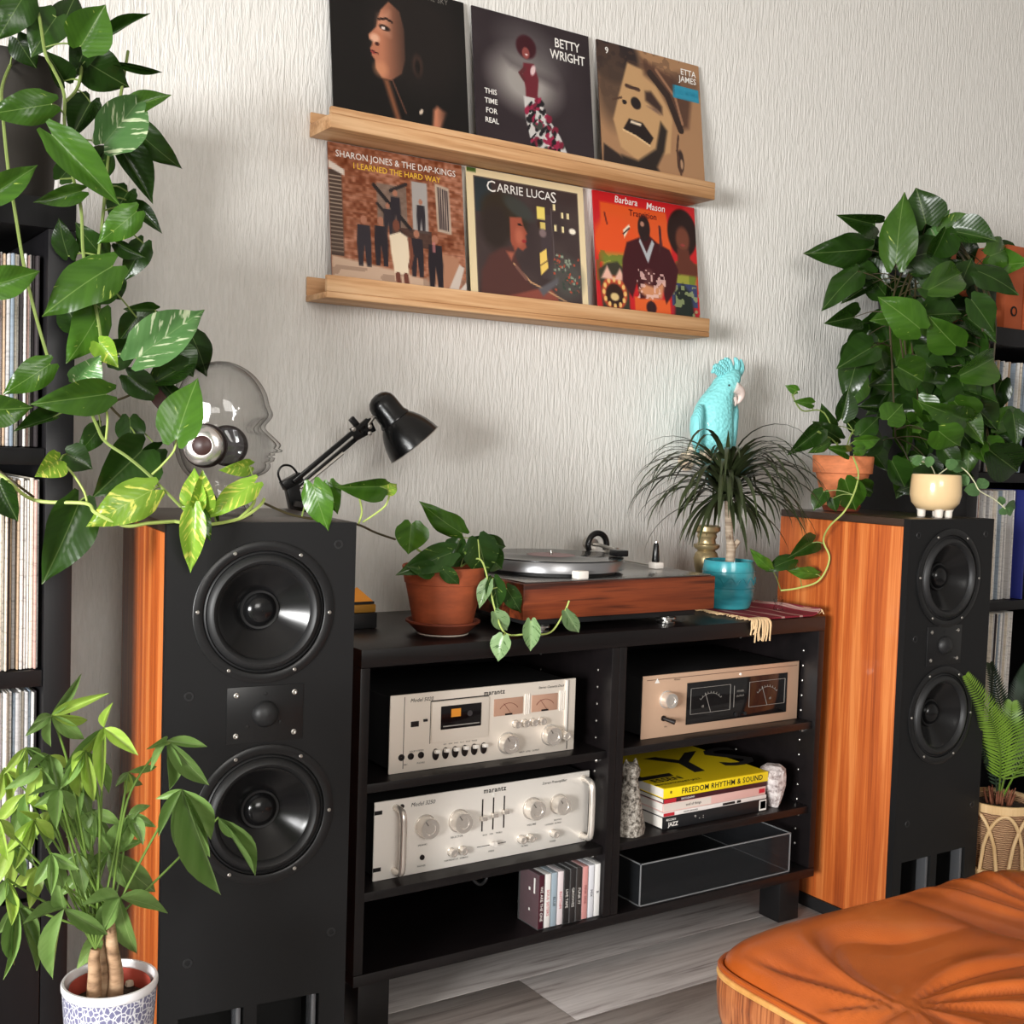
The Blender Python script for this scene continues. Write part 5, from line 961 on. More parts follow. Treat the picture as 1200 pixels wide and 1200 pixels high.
for ln in LV.split('|'):
    q = ln.split(); f = [float(z) for z in q[1:]]; o_, p_ = leaf_px(pl, K[q[0]], *f[:5], f[5], rl.uniform(-.03, .01), 0, rl); st.append(p_)
petioles(pl, st, anch, M_vine)
# ---------- big pothos on the right shelf
pr = thing('bushy_pothos', (2.702, 2.165, 1.3905), 'bushy dark green pothos trailing over the corner of the right shelf', 'plant')
MB().lathe([(.0004, 0), (.068, 0), (.070, .004), (.084, .155), (.085, .16), (.081, .16), (.078, .14), (.0004, .13)], 40).build('pot', mat('black_pot', (22, 21, 22), .5), pr); soil(pr, .077, .142)
SIL = [(985, 262), (1022, 228), (1050, 222), (1078, 222), (1105, 240), (1142, 272), (1200, 282), (1202, 330), (1172, 372), (1170, 430), (1172, 478), (1196, 505), (1198, 558), (1160, 545), (1120, 560), (1075, 585), (1052, 588), (1028, 545), (1012, 490), (985, 455), (990, 415), (966, 392), (972, 350), (960, 296)]
def inside(x, y, P):
    c = False
    for i in range(len(P)):
        x1, y1 = P[i]; x2, y2 = P[i-1]
        if (y1 > y) != (y2 > y) and x < (x2-x1)*(y-y1)/(y2-y1)+x1: c = not c
    return c
rr = random.Random(21)
PV = []
for k in range(8):
    u = k/10; x0, y0 = 2.70+.06*math.cos(k*1.9), 2.16+.06*math.sin(k*1.9); x1 = 2.46+.19*((k*.37) % 1); y1 = 1.845 if x1 > 2.56 else 2.02
    x1 = min(x1, 2.57) if y1 > 1.86 else x1; zb = 1.10+.22*((k*.61) % 1)
    p = spline([(x0, y0, 1.54), ((x0+x1)/2, (y0+y1)/2-.02, 1.60), (x1, y1, 1.44), (x1-.01, y1-.02, (1.44+zb)/2), (x1+.015, y1-.02, zb)], 6); MB().tube(p, .0025, 6).build('vine', M_vined, pr, world=True); PV += p
st = []; n = 0; tries = 0; placed = []
while n < 128 and tries < 9000:
    tries += 1
    t = rr.random(); z = rr.uniform(.94, 1.66)
    if z > 1.40: c = Vector((rr.uniform(2.44, 2.86), rr.uniform(1.80, 2.16), z))
    elif rr.random() < .5: c = Vector((rr.uniform(2.50, 2.60), rr.uniform(1.80, 2.20), z))
    else: c = Vector((rr.uniform(2.46, 2.80), rr.uniform(1.76, 1.862), z))
    pp = project(c)
    if not inside(pp[0], pp[1], SIL): continue
    dmin = min([math.hypot(pp[0]-q[0], pp[1]-q[1]) for q in placed] or [99])
    if dmin < 11: continue
    L = rr.uniform(.075, .125)*(1. if z > 1.15 else .82); side = 1 if pp[0] > 1075 else -1
    d = (CRH*(side*rr.uniform(-.15, 1.)) + Vector((0, 0, rr.uniform(-1., .15) if z < 1.5 else rr.uniform(-.3, .9))) + DEP*rr.uniform(-.5, .2)).normalized()
    tip = c+d*L*.55; base = c-d*L*.45; tp = project(tip); bs = project(base)
    if not (inside(tp[0], tp[1], SIL) or rr.random() < .12): continue
    if tip.z < 1.40 and ((tip.x > 2.605 and tip.y > 1.872) or (base.x > 2.605 and base.y > 1.872)): continue
    nr = ((CAM-c).normalized()+Vector((-.25, -.1, .55))+Vector((rr.uniform(-.5, .5), rr.uniform(-.5, .5), rr.uniform(-.3, .5)))).normalized()
    kind = rr.choices(['dark', 'mid', 'pale'], (10, 3.0, .2))[0]
    inst('leaf', rr.choice(LM[kind]), pr, leafM(base, tip, L*rr.uniform(.68, .85), nr)); placed.append(pp); st.append(base); n += 1
for q in ('m 1050 308 1056 222 44 1.98', 'd 1085 262 1075 220 52 1.96', 'm 1140 268 1106 256 22 1.95', 'd 1015 292 958 298 40 2.1', 'd 1022 262 985 254 28 2.06', 'd 1000 372 970 378 32 2.08', 'd 1005 318 970 348 34 2.08', 'm 1160 300 1199 286 38 1.86', 'm 1088 340 1140 312 40 1.84', 'm 1120 405 1088 375 46 1.82', 'm 1125 440 1172 418 40 1.78', 'm 1128 490 1088 478 34 1.76', 'm 1100 505 1128 530 42 1.72', 'm 1078 385 1040 352 46 1.84', 'd 1160 528 1196 555 48 1.78', 'm 1052 430 1085 448 40 1.84', 'm 1040 492 1062 470 34 1.8', 'd 1020 408 982 430 40 1.98', 'm 1118 470 1145 500 44 1.74', 'm 1165 498 1208 480 30 1.8', 'd 1045 540 1062 572 30 1.84', 'd 1010 408 988 465 40 2.0'):
    a_ = q.split(); f = [float(z) for z in a_[1:]]; o_, p_ = leaf_px(pr, K[a_[0]], *f[:5], f[5], rr.uniform(-.03, .02), 0, rr); st.append(p_)
petioles(pr, st, PV, M_vined, .0013, .14)
# ---------- terracotta pot on the right loudspeaker
tc_ = thing('potted_climber', (2.205, 1.93, .9185), 'pale terracotta pot of glossy heart leaves on the right loudspeaker', 'plant')
kk = px2m(Vector((2.205, 1.93, .98))); TH = at(987, 534, 1.93).z-.9185; RR = 35.*kk
MB().lathe([(.0004, .001), (.040, .001), (.045, .012), (.046, .014), (.043, .014), (.0004, .006)], 40).build('saucer', M_clayd, tc_)
MB().lathe([(.0004, .007), (RR*.58, .007), (RR*.60, .010), (RR*.87, TH*.68), (RR*.97, TH*.69), (RR, TH-.002), (RR-.002, TH), (RR-.006, TH), (RR-.009, TH*.8), (RR*.5, .02), (.0004, .02)], 48).build('pot', M_clay2, tc_); soil(tc_, RR*.88, TH-.012)
anch = vines(tc_, [[(985, 530, 1.90), (966, 484, 1.92), (940, 481, 1.93), (928, 462, 1.93)], [(988, 530, 1.88), (975, 515, 1.87), (958, 506, 1.87)], [(990, 532, 1.9), (1000, 505, 1.9), (1020, 500, 1.9)]], M_vine, .0017)
anch += vines(tc_, [[(1000, 536, 1.86), (1006, 556, 1.82), (1000, 580, 1.80), (989, 600, 1.79), (972, 617, 1.83), (965, 634, 1.865), (972, 655, 1.855), (960, 680, 1.87), (936, 689, 1.90), (915, 692, 1.93)]], M_vinel, .002)
st = []
for q in ('d 959 505 925 532 24 1.88', 'd 984 514 958 498 22 1.9', 'd 1008 500 990 484 20 1.92', 'd 1008 510 1034 486 26 1.88', 'm 1003 516 1036 517 18 1.86', 'm 1002 528 1024 528 13 1.85', 'm 972 518 955 530 14 1.86', 'm 990 530 970 524 16 1.87', 'd 986 490 996 454 26 1.92', 'm 934 458 921 452 11 1.93', 'm 951 473 934 470 13 1.93', 'd 965 576 953 597 21 1.86', 'm 990 562 1004 600 34 1.84', 'm 1006 568 1029 578 20 1.84', 'd 976 584 979 600 15 1.85', 'd 930 655 902 664 21 1.89', 'm 956 673 927 671 16 1.88', 'm 902 666 883 650 15 1.90', 'd 952 636 926 652 24 1.89', 'd 1015 530 1030 500 24 1.93', 'd 975 500 962 476 20 1.95'):
    a_ = q.split(); f = [float(z) for z in a_[1:]]; o_, p_ = leaf_px(tc_, K[a_[0]], *f[:5], f[5], rl.uniform(-.02, .01), 0, rl); st.append(p_)
petioles(tc_, st, anch, M_vine, .0011, .1)
# ---------- cream footed pot with a thin trailing plant
cp = thing('footed_pot', (2.268, 1.715, .9185), 'cream glazed pot on little feet holding a thin trailing plant, on the right loudspeaker', 'plant')
kk = px2m(Vector((2.268, 1.715, .96))); R0 = 29*kk; Hc = at(1096, 556, 1.715).z-.9185; f0 = .014
M_creamp = mat('cream_pot_glaze', (232, 200, 152), .22, coat=.5)
MB().lathe([(.0004, f0), (R0*.40, f0), (R0*.72, f0+.004), (R0*.93, f0+.018), (R0, f0+.036), (R0*.985, Hc-.02), (R0*.955, Hc-.002), (R0*.93, Hc), (R0*.89, Hc-.002), (R0*.88, Hc-.02), (R0*.5, f0+.01), (.0004, f0+.01)], 48).build('pot', M_creamp, cp); soil(cp, R0*.86, Hc-.01)
for a_ in (-125, -60, 30, 140): MB().lathe([(.0004, 0), (.0080, 0), (.0088, .004), (.0092, .013), (.0120, .019), (.0004, .022)], 20, 0, T(R0*.52*math.cos(math.radians(a_)), R0*.52*math.sin(math.radians(a_)), 0)).build('foot', mat('white_foot_glaze', (236, 228, 216), .2, coat=.4), cp)
anch = vines(cp, [[(1100, 556, 1.71), (1118, 545, 1.70), (1132, 552, 1.68), (1142, 565, 1.67), (1148, 575, 1.66), (1165, 585, 1.65), (1178, 596, 1.64)], [(1096, 556, 1.71), (1090, 545, 1.70), (1078, 540, 1.70)]], mat('pale_thin_vine', (206, 206, 170), .5), .0013)
for k, q in enumerate(('1128 552 1118 540 15', '1130 556 1128 570 14', '1134 562 1126 562 12', '1148 574 1132 574 15', '1149 573 1154 560 14', '1176 594 1178 604 12', '1178 594 1192 590 11', '1178 596 1188 602 10', '1175 592 1172 582 9', '1120 548 1110 540 13', '1092 546 1086 536 12', '1080 541 1070 538 12')):
    f = [float(z) for z in q.split()]; leaf_px(cp, 'small', *f[:5], 1.69-.004*k, 0, 0, rl)
# ---------- philodendron on the cabinet (leaves)
anch = vines(ph_, [[(520, 668, 1.92), (528, 648, 1.91), (540, 632, 1.90), (541, 625, 1.90)], [(510, 668, 1.92), (500, 652, 1.9), (486, 640, 1.89), (482, 620, 1.88)]], M_vinel, .002)
anch += vines(ph_, [[(540, 664, 1.90), (562, 655, 1.86), (572, 680, 1.84), (580, 714, 1.825), (592, 742, 1.80), (618, 743, 1.79), (645, 741, 1.79), (661, 718, 1.79), (667, 704, 1.79)]], M_vinel, .0017)
st = []; KB = {'b': 'brasil', 's': 'brasil2', 'm': 'mid'}
for q in ('m 482 614 479 650 40 1.87', 'm 540 624 494 597 30 1.88', 'b 528 648 468 672 32 1.87', 'b 560 632 575 680 44 1.86', 'b 556 634 595 642 30 1.89', 'b 538 634 528 664 28 1.89', 'b 545 650 500 655 26 1.92', 'b 565 645 590 668 30 1.89', 's 573 682 560 712 18 1.84', 'b 578 678 584 716 24 1.84', 'b 594 690 614 722 22 1.835', 's 580 717 595 740 21 1.815', 's 590 746 582 775 25 1.79', 's 622 728 622 764 21 1.785', 's 663 716 679 743 18 1.785', 'b 520 668 540 690 18 1.85', 'b 505 668 478 664 22 1.87'):
    a_ = q.split(); f = [float(z) for z in a_[1:]]; o_, p_ = leaf_px(ph_, KB[a_[0]], *f[:5], f[5], 0, 0, rl); st.append(p_)
petioles(ph_, st, anch, M_vinel, .0011, .06)
# ---------- dracaena in the turquoise pot
dp = thing('potted_dracaena', (1.905, 1.985, .6964), 'spiky grass-leaved dracaena in a turquoise pot on the red mat', 'plant')
M_tq = mat('turquoise_pot_glaze', (44, 146, 158), .25, coat=.4); N = NT(M_tq); sp = N.n('ShaderNodeSeparateXYZ'); N.l(N.coord(), sp.inputs[0]); N.color(N.ramp(N.noise(N.coord((6, 6, 24)), 1, 3), [(.35, (34, 122, 136)), (.65, (66, 168, 178))]))
kk = px2m(Vector((1.905, 1.985, .75))); R0 = 31*kk
MB().lathe([(.0004, 0), (R0*.78, 0), (R0*.84, .003), (R0*.97, .030), (R0, .055), (R0*.99, .082), (R0*.95, .103), (R0*.93, .108), (R0*.89, .108), (R0*.87, .09), (R0*.6, .02), (.0004, .02)], 56).build('pot', M_tq, dp); soil(dp, R0*.86, .098)
b = MB()
for z in (.048, .084): b.lathe([(R0*1.0, z-.0012), (R0*1.015, z), (R0*1.0, z+.0012)], 56)
b.build('pot_ridge', M_tq, dp)
for k in range(14):
    a_ = 2*math.pi*k/14; b = MB(); b.tube([(R0*1.005*math.cos(a_+t*.16), R0*1.005*math.sin(a_+t*.16), .066+.010*math.cos(t*math.pi/2*1.0)*(1 if True else 1)-.004) for t in np.linspace(-1.4, 1.4, 9)], .0013, 5); b.build('pot_motif', M_tq, dp)
crown = at(851, 572, 1.985)-Vector((1.905, 1.985, .6964))
M_cane = mat('dracaena_cane', (176, 156, 134), .8); N = NT(M_cane); a_ = N.noise(N.coord((6, 6, 90)), 1, 3); N.color(N.ramp(a_, [(.35, (128, 108, 90)), (.65, (198, 180, 158))])); N.bump(a_, .5, .003)
zt_ = crown.z; b = MB(); b.tube(spline([(0, 0, .09), (.004, 0, .13), (-.004, 0, .17), (crown.x*.6, crown.y, zt_-.03), (crown.x, crown.y, zt_)], 6), [.011]*9+[.009]*16, 10); b.build('cane', M_cane, dp)
b = MB(); b.tube([(.004, 0, .13), (.02, -.006, .152)], [.009, .006], 8); b.tube([(-.002, 0, .15), (-.014, -.006, .165)], [.007, .005], 8); b.build('cut_stub', M_cane, dp)
def blade(name, e0, bend, L=.22, wd=.0132):
    vs = []; fs = []; n = 11; p = Vector((0, .004, 0))
    for i in range(n+1):
        t = i/n; e = math.radians(e0-bend*t**1.25); w_ = wd*.5*(min(1, .55+2*t))*(1-t**2.6)+.0003; nz = .25*w_
        for s_ in (-1, 0, 1): vs.append((s_*w_, p.y-(nz*math.sin(e) if s_ else 0), p.z+(nz*math.cos(e) if s_ else 0)))
        p = p+Vector((0, math.cos(e), math.sin(e)))*(L/n)
    for i in range(n):
        for j in range(2): fs.append((i*3+j, i*3+j+1, (i+1)*3+j+1, (i+1)*3+j))
    return MB().add(vs, fs).mesh(name, L_drac, 3.2)
BL = [blade('blade', e0, bd_, L) for e0, bd_, L in ((80, 50, .15), (72, 128, .25), (60, 138, .27), (50, 136, .27), (38, 124, .26), (22, 108, .24), (4, 84, .22), (-20, 60, .18), (84, 158, .28))]
rb = random.Random(5)
for k in range(165):
    v = rb.choices(range(9), (4, 14, 18, 20, 18, 16, 12, 10, 5))[0]; s_ = rb.uniform(.78, 1.12)
    inst('blade', BL[v], dp, T(crown.x, crown.y, crown.z+rb.uniform(-.03, .012)) @ RZ(k*137.5+rb.uniform(-12, 12)) @ RX(rb.uniform(-8, 8)) @ SC(1, s_, s_), world=False)
# ---------- money tree, front left
pc = at(129, 1146, 1.50)
mt_ = thing('money_tree', (pc.x, pc.y, pc.z-.15), 'money tree with braided trunks in a blue and white crackle pot, bottom left', 'plant')
R0 = 54*px2m(pc); Hp = .15
M_crk = mat('blue_white_glaze', (226, 226, 232), .3, coat=.3); N = NT(M_crk); vo = N.n('ShaderNodeTexVoronoi', feature='DISTANCE_TO_EDGE'); vo.inputs['Scale'].default_value = 165; N.l(N.coord((1, 1, .8)), vo.inputs[0]); N.color(N.ramp(vo.outputs['Distance'], [(.0, (230, 230, 234)), (.055, (226, 226, 232)), (.10, (120, 120, 150)), (.6, (98, 98, 136))]))
MB().lathe([(.0004, 0), (R0*.80, 0), (R0*.83, .004), (R0*.985, Hp-.012), (R0*.985, Hp-.0115)], 56).build('pot', M_crk, mt_)
MB().lathe([(R0*.984, Hp-.0112), (R0*1.01, Hp-.008), (R0*1.01, Hp-.002), (R0*.99, Hp), (R0*.94, Hp), (R0*.92, Hp-.004), (R0*.90, Hp-.03)], 56).build('pot_rim', mat('white_glaze', (236, 234, 236), .25, coat=.3), mt_)
MB().lathe([(R0*.86, Hp-.012), (R0*.84, Hp-.008), (R0*.81, Hp-.010), (R0*.79, Hp-.05)], 48).build('inner_pot', mat('terracotta_red', (168, 66, 50), .7), mt_); soil(mt_, R0*.8, Hp-.026)
for k, (dx, dy) in enumerate(((-.035, -.02), (-.04, .01), (.03, .02))): MB().lathe([(.0004, 0), (.006, .002), (.005, .007), (.0004, .009)], 8, 0, T(dx, dy, Hp-.026)).build('pebble', mat('pale_pebble', (190, 170, 150), .7), mt_)
stl = thing('plant_stool', (pc.x, pc.y, 0), 'small black stool carrying the money tree pot', 'stool'); zs = pc.z-.15
MB().lathe([(.0004, zs-.022), (.066, zs-.022), (.068, zs-.019), (.068, zs-.004), (.066, zs-.0006), (.0004, zs-.0006)], 40).build('seat', M_black, stl)
for k in range(4): a_ = math.radians(45+90*k); MB().tube([(.045*math.cos(a_), .045*math.sin(a_), zs-.0225), (.066*math.cos(a_), .066*math.sin(a_), 0)], .008, 8).build('leg', M_black, stl)
M_trunk = mat('pachira_trunk', (172, 138, 104), .75); N = NT(M_trunk); a_ = N.noise(N.coord((20, 20, 60)), 1, 4); N.color(N.ramp(a_, [(.35, (112, 84, 60)), (.5, (170, 136, 104)), (.7, (206, 176, 144))])); N.bump(a_, .4, .003)
YM = 1.50
def mp(px, py, dy=0.): return at(px, py, YM+dy)
TOP = []
for (bx, tx, ty, r0, dy) in ((110, 112, 1112, .0092, -.012), (122, 117, 1094, .0082, .008), (135, 129, 1076, .0100, -.008)):
    p = spline([mp(bx, 1166, dy), mp(bx+1, 1140, dy), mp((bx+tx)/2-1, (1166+ty)/2-14, dy), mp(tx, ty, dy)], 5); n = len(p); MB().tube(p, [r0*(1-.38*i/(n-1)) for i in range(n)], 12).build('trunk', M_trunk, mt_, world=True); TOP.append(mp(tx, ty, dy))
GR = '''122 853|132 823 9 y,162 885 17 y,119 928 15 y,92 905 10 y,72 908 9 m,108 880 9 y
60 838|96 789 11 m,128 812 13 y,106 846 13 y,102 872 18 m,57 878 12 m,30 862 12 m,42 842 10 m
195 868|244 874 13 m,245 923 22 m,199 926 17 m,174 897 10 m,172 878 10 m
213 925|185 981 13 m,208 1013 20 m,258 1050 30 m,248 984 24 m,183 938 9 m,246 1010 22 m
256 958|300 1026 14 m,282 985 12 m
127 998|171 984 11 m,187 1055 30 m,145 1046 13 m,97 1040 14 m,104 1013 9 m,116 978 11 m,160 950 18 m
140 1052|203 1060 24 m,152 1132 26 m,95 1061 17 m,112 1096 24 m,122 1088 18 m
75 1065|128 1097 19 m,55 1151 24 m,28 1078 16 m,66 1034 17 m
118 1094|94 1131 20 m
40 960|71 985 16 y,18 1022 14 y,4 1002 14 y,22 950 10 y,36 1006 13 y
20 1060|16 1132 14 m,6 1152 12 m,45 1112 16 m,48 1142 17 m,-4 1100 15 m
30 876|20 928 13 y,4 908 11 y,46 890 9 m,62 902 11 m,28 925 9 m
4 900|-10 950 16 y,10 945 12 y,22 915 12 y
88 908|108 958 22 m,70 950 18 m,60 925 14 m,120 940 18 m,92 962 20 d
70 925|40 945 13 m,66 972 20 m,88 960 18 m,34 930 10 m
15 990|-8 1040 18 y,10 1060 16 y,30 1030 16 m,40 1010 14 m
60 1000|40 1040 18 m,75 1040 20 m,92 1020 16 m,60 1050 14 m
95 950|125 985 20 m,80 990 16 m,105 1000 20 m,130 960 14 m
150 905|192 897 10 m,168 928 12 m,150 938 12 y,136 920 9 m
90 1000|60 1022 16 m,100 1046 22 m,120 1020 16 m
8 1030|-12 1075 16 m,14 1085 16 y,30 1066 12 m
100 880|92 935 20 y,70 925 16 m,128 930 16 m,110 940 18 y,84 905 12 y
58 885|30 905 14 m,45 930 18 m,70 935 18 m,84 900 14 y
30 930|-4 965 18 y,14 985 18 m,44 985 18 m,58 950 14 y
110 950|78 985 20 m,100 1000 22 m,132 995 18 m,142 965 16 m
60 950|30 985 18 y,58 1000 20 m,86 985 18 m
150 955|178 940 12 m,182 968 14 m,168 990 20 m,140 1000 18 d
100 1020|70 1050 18 m,96 1075 22 m,126 1060 20 m
45 1015|14 1045 18 y,36 1065 20 y,66 1055 18 m
-2 960|-15 1000 18 y,10 1010 18 y,22 985 14 y
48 900|10 925 16 m,30 950 18 y,60 955 16 m'''
rp = random.Random(9)
for gi, ln in enumerate(GR.split('\n')):
    c_, ls = ln.split('|'); cx, cy = [float(q) for q in c_.split()]; dy = rp.uniform(-.05, .05) if gi > 3 else -.04
    ctr = mp(cx, cy, dy); t0 = TOP[gi % 3]
    md = mp((cx+118)/2+rp.uniform(-8, 8), min(cy+70, (cy+1090)/2), dy*.5); MB().tube(spline([t0, md, ctr], 8), .0015, 6).build('stem', mat('pachira_stem', (100, 128, 54), .5), mt_, world=True)
    for q in ls.split(','):
        tx, ty, w_, kd = q.split(); tip = mp(float(tx), float(ty), dy+rp.uniform(-.03, .02)); n_ = (CAM-ctr).normalized()
        axs = (tip-ctr).normalized(); n_ = Matrix.Rotation(math.radians(rp.uniform(-30, 30)), 3, axs) @ (n_+Vector((-.15, 0, .25)))
        inst('leaflet', rp.choice(LM['pach2' if kd == 'y' else 'pach']), mt_, leafM(ctr, tip, float(w_)*px2m(ctr)*(1.02 if gi < 9 else .9), n_))
# ---------- sago palm in a rattan basket
bx_, by_ = 2.49, 1.665; zt2 = at(1190, 930, by_).z; zb2 = at(1190, 1010, by_).z; Rb = .083
sg = thing('sago_palm', (bx_, by_, zb2), 'small sago palm in a pale rattan basket beside the right loudspeaker', 'plant'); Hb = zt2-zb2
M_jute = mat('jute_weave', (164, 122, 88), .9); N = NT(M_jute); wv = N.n('ShaderNodeTexWave', bands_direction='Z'); wv.inputs['Scale'].default_value = 70; wv.inputs['Distortion'].default_value = 4; N.l(N.coord((1, 1, 1)), wv.inputs[0]); N.color(N.ramp(wv.outputs['Fac'], [(0, (110, 76, 52)), (.6, (182, 140, 104)), (1, (206, 168, 130))])); N.bump(wv.outputs['Fac'], .7, .003)
M_ratt = wood('pale_rattan', [(.3, (206, 168, 116)), (.7, (236, 206, 160))], 2, 60, 3, .5, 0)
MB().lathe([(.0004, .004), (Rb*.78, .004), (Rb*.84, .02), (Rb*.90, Hb*.6), (Rb*.94, Hb-.008), (Rb*.86, Hb-.008), (Rb*.8, Hb-.03)], 44).build('liner', M_jute, sg)
MB().lathe([(Rb*.95, Hb-.020), (Rb*1.03, Hb-.019), (Rb*1.04, Hb-.002), (Rb*1.02, Hb), (Rb*.96, Hb)], 44).build('rim', M_ratt, sg)
MB().lathe([(Rb*.86, 0), (Rb*1.02, 0), (Rb*1.04, .004), (Rb*1.03, .014), (Rb*.88, .014)], 44).build('base_ring', M_ratt, sg)
for k in range(8):
    a0 = 2*math.pi*k/8; p = []
    for t in np.linspace(0, 1, 15): q = a0+(t-.5)*1.25; zz = .014+(Hb-.036)*math.sin(math.pi*t)**.55; p.append((Rb*(.95+.07*zz/Hb)*math.cos(q), Rb*(.95+.07*zz/Hb)*math.sin(q), zz))
    MB().tube(p, .0042, 8).build('rattan_hoop', M_ratt, sg)
b = MB(); b.lathe([(Rb*.35, -.0005), (Rb*.42, -.006), (Rb*.80, -.040), (Rb*.84, -.046), (Rb*.80, -.048), (Rb*.3, -.012)], 40); b.build('flared_base', M_ratt, sg)
MB().lathe([(.0004, -zb2), (.055, -zb2), (.056, -zb2+.006), (.05, -.05), (.0004, -.0485)], 32).build('stand', mat('dark_stand', (40, 30, 26), .6), sg)
soil(sg, Rb*.84, Hb-.016)
b = MB()
for k in range(26): a_ = k*2.4; r_ = .006+.02*rl.random(); b.tube([(r_*math.cos(a_), r_*math.sin(a_), Hb-.02), (r_*1.5*math.cos(a_), r_*1.5*math.sin(a_), Hb+.012+.012*rl.random())], [.004, .0012], 5)
tag(b.build('bulb_scales', mat('bulb_brown', (128, 76, 54), .8), sg), kind='stuff')
def frond(pts, m, ll, dens=46, name='frond'):
    p = spline(pts, 8); fr = MB().tube(p, [.0026*(1-.7*i/(len(p)-1)) for i in range(len(p))], 6).build(name, m, sg, world=True)
    b = MB(); n = len(p)
    for i in range(dens):
        t = .16+.84*i/(dens-1); f_ = t*(n-1); j = min(int(f_), n-2); q = p[j].lerp(p[j+1], f_-j); ax_ = (p[j+1]-p[j]).normalized()
        sd = ax_.cross(((CAM-q).normalized()+Vector((0, 0, .35))).normalized()).normalized(); up_ = sd.cross(ax_).normalized(); L = ll*(1-.75*max(0, t-.45)/.55)*(.6+.4*min(1, t*3))
        for s_ in (-1, 1):
            d = (sd*s_*.78+ax_*.62+up_*.28).normalized(); w_ = .0026; x_ = d.cross(up_).normalized()
            a0, a1, a2 = q, q+d*L*.5, q+d*L-up_*L*.06; b.add([a0-x_*w_*.6, a0+x_*w_*.6, a1+x_*w_, a2, a1-x_*w_], [(0, 1, 2, 4), (4, 2, 3)])
    tag(b.build('leaflets', m, fr, world=True), kind='stuff')
B0 = Vector((bx_, by_, zt2))
def sp_(px, py, dy): return at(px, py, by_+dy)
frond([B0, sp_(1172, 880, -.02), sp_(1158, 835, -.03), sp_(1132, 792, -.03)], L_cycad, .055)
frond([B0+Vector((.004, 0, 0)), sp_(1182, 885, -.03), sp_(1184, 850, -.04), sp_(1186, 824, -.03)], L_cycad, .058, 24)
frond([B0+Vector((.0, .006, 0)), sp_(1180, 870, .03), sp_(1172, 825, .04), sp_(1160, 778, .05)], L_cycad2, .05)
frond([B0+Vector((.006, .004, 0)), sp_(1194, 865, .02), sp_(1202, 810, .03), sp_(1206, 780, .02)], L_cycad2, .06)
frond([B0+Vector((.008, -.004, 0)), sp_(1204, 880, -.02), sp_(1222, 850, -.02), sp_(1245, 835, -.02)], L_cycad, .06)
frond([B0+Vector((-.006, .0, 0)), sp_(1165, 900, .0), sp_(1155, 880, .0), sp_(1149, 858, .0)], L_cycad2, .028, 24)
# ================================================================== LEATHER OTTOMAN
OC, OA, OB, OE = Vector((1.446, .875, 0)), .345, .294, 11
ot = thing('ottoman', OC, 'tan leather ottoman with rosewood shell in the bottom right corner', 'ottoman', None, 0)
M_leather = mat('cognac_leather', (168, 80, 28), .34, coat=.12); N = NT(M_leather); v = N.coord((1, 1, 1)); a_ = N.noise(v, 5, 4, .6); N.color(N.ramp(a_, [(.3, (164, 76, 24)), (.55, (186, 92, 33)), (.75, (200, 108, 46))])); vo = N.n('ShaderNodeTexVoronoi'); vo.inputs['Scale'].default_value = 420; N.l(v, vo.inputs[0]); N.bump(vo.outputs[0], .12, .001)
def outl(ph, k=1.):
    c, s_ = math.cos(ph), math.sin(ph); r_ = (abs(c/OA)**OE+abs(s_/OB)**OE)**(-1/OE); return Vector((c*r_*k, s_*r_*k, 0))
BT = [Vector((-.25, .03, 0)), (Vector((.205, .07, 0)))]
def top_z(x, y, r):
    z = .411
    if r > .70: q = (r-.70)/.30; z -= .058*(1-math.sqrt(max(0, 1-q*q)))
    for k, bt in enumerate(BT):
        dx, dy = x-bt.x, y-bt.y; d = math.hypot(dx, dy); ph = math.atan2(dy, dx)
        z -= .026*math.exp(-(d/.14)**2)
        w_ = math.exp(-((d-.13)/.10)**2)*min(1, max(0, (1.0-r)/.10))
        tw = ph*4.5+11*d+1.1*math.sin(ph*2+1.3+k)+.8*math.sin(ph*3+k)
        fold = 1-abs(math.sin(tw)); z -= w_*.016*fold**2.0; z += w_*.005*math.sin(2*tw+.6)
    z -= .012*math.exp(-(x/.16)**2-((y-.05)/.2)**2)
    return z
b = MB(); NA, NR = 240, 72; vs = [Vector((0, 0, top_z(0, 0, 0)))]; fs = []
for i in range(1, NR+1):
    r = (i/NR)
    for k in range(NA):
        p = outl(2*math.pi*k/NA, r); p.z = top_z(p.x, p.y, r); vs.append(p)
for k in range(NA): fs.append((0, 1+k, 1+(k+1) % NA))
for i in range(NR-1):
    for k in range(NA): k2 = (k+1) % NA; fs.append((1+i*NA+k, 1+(i+1)*NA+k, 1+(i+1)*NA+k2, 1+i*NA+k2))
o = len(vs)
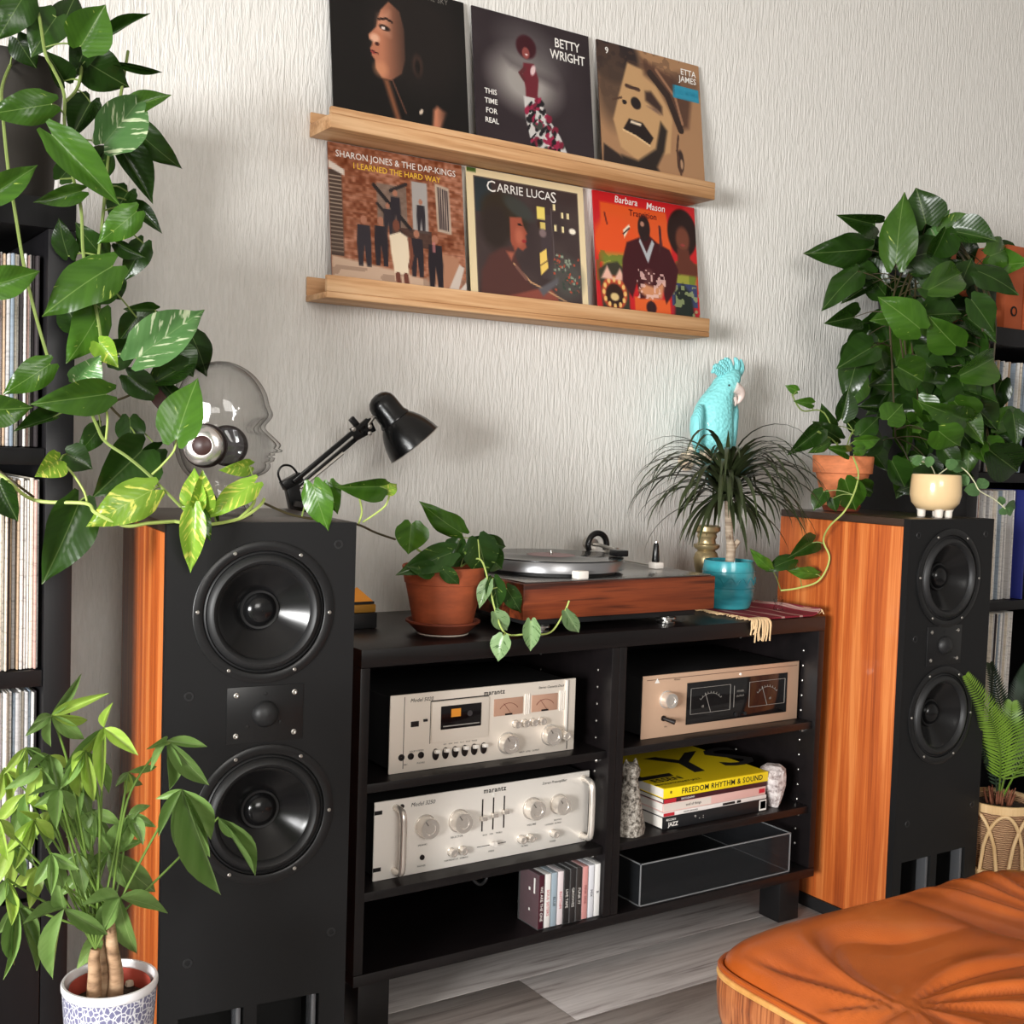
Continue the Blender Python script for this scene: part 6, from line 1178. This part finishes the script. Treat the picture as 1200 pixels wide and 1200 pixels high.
for kz, kr in ((.352, .995), (.342, .975), (.336, .93)):
    for k in range(NA): p = outl(2*math.pi*k/NA, kr); p.z = kz; vs.append(p)
for j in range(3):
    a0 = 1+(NR-1)*NA if j == 0 else o+(j-1)*NA; a1 = o+j*NA
    for k in range(NA): k2 = (k+1) % NA; fs.append((a0+k, a1+k, a1+k2, a0+k2))
b.add(vs, fs); cu = b.build('cushion', M_leather, ot, ang=3.1)
b = MB(); p = [outl(2*math.pi*k/NA, 1.004)+Vector((0, 0, .3585)) for k in range(NA+1)]; b.tube(p, .0042, 8); b.build('piping', M_leather, cu)
for bt in (): MB().lathe([(.0135, 0), (.013, .004), (.008, .0075), (.0004, .009)], 24, 0, T(bt.x, bt.y, top_z(bt.x, bt.y, 0)-.003)).build('button', M_leather, cu)
def shell_ring(k, z): return [outl(2*math.pi*i/NA, k)+Vector((0, 0, z)) for i in range(NA)]
b = MB(); b.loft([shell_ring(k, z) for k, z in ((1.012, .346), (1.014, .325), (1.006, .295), (.985, .268), (.94, .245), (.86, .230), (.6, .222), (.2, .219))], cap=True); b.build('rosewood_shell', M_rose, ot, ang=3.1)
b = MB(); b.loft([shell_ring(k, z) for k, z in ((1.013, .3462), (1.016, .3500), (1.013, .3535), (.992, .3540), (.985, .3465))], cap=False); b.build('shell_edge', M_plyedge, ot, ang=3.1)
M_alu = mat('polished_aluminium', (190, 190, 192), .25, .9)
MB().lathe([(.0004, .2185), (.075, .2185), (.075, .205), (.028, .200), (.024, .19), (.024, .07), (.03, .06), (.0004, .055)], 32).build('column', M_alu, ot)
for k in range(4):
    a_ = math.radians(45+90*k); MB().tube([(.02*math.cos(a_), .02*math.sin(a_), .068), (.16*math.cos(a_), .16*math.sin(a_), .045), (.26*math.cos(a_), .26*math.sin(a_), .016)], [.018, .014, .010], 10).build('leg', M_black, ot)
    MB().lathe([(.0004, 0), (.018, 0), (.019, .004), (.010, .010), (.0004, .011)], 16, 0, T(.255*math.cos(a_), .255*math.sin(a_), 0)).build('glide', M_alu, ot)
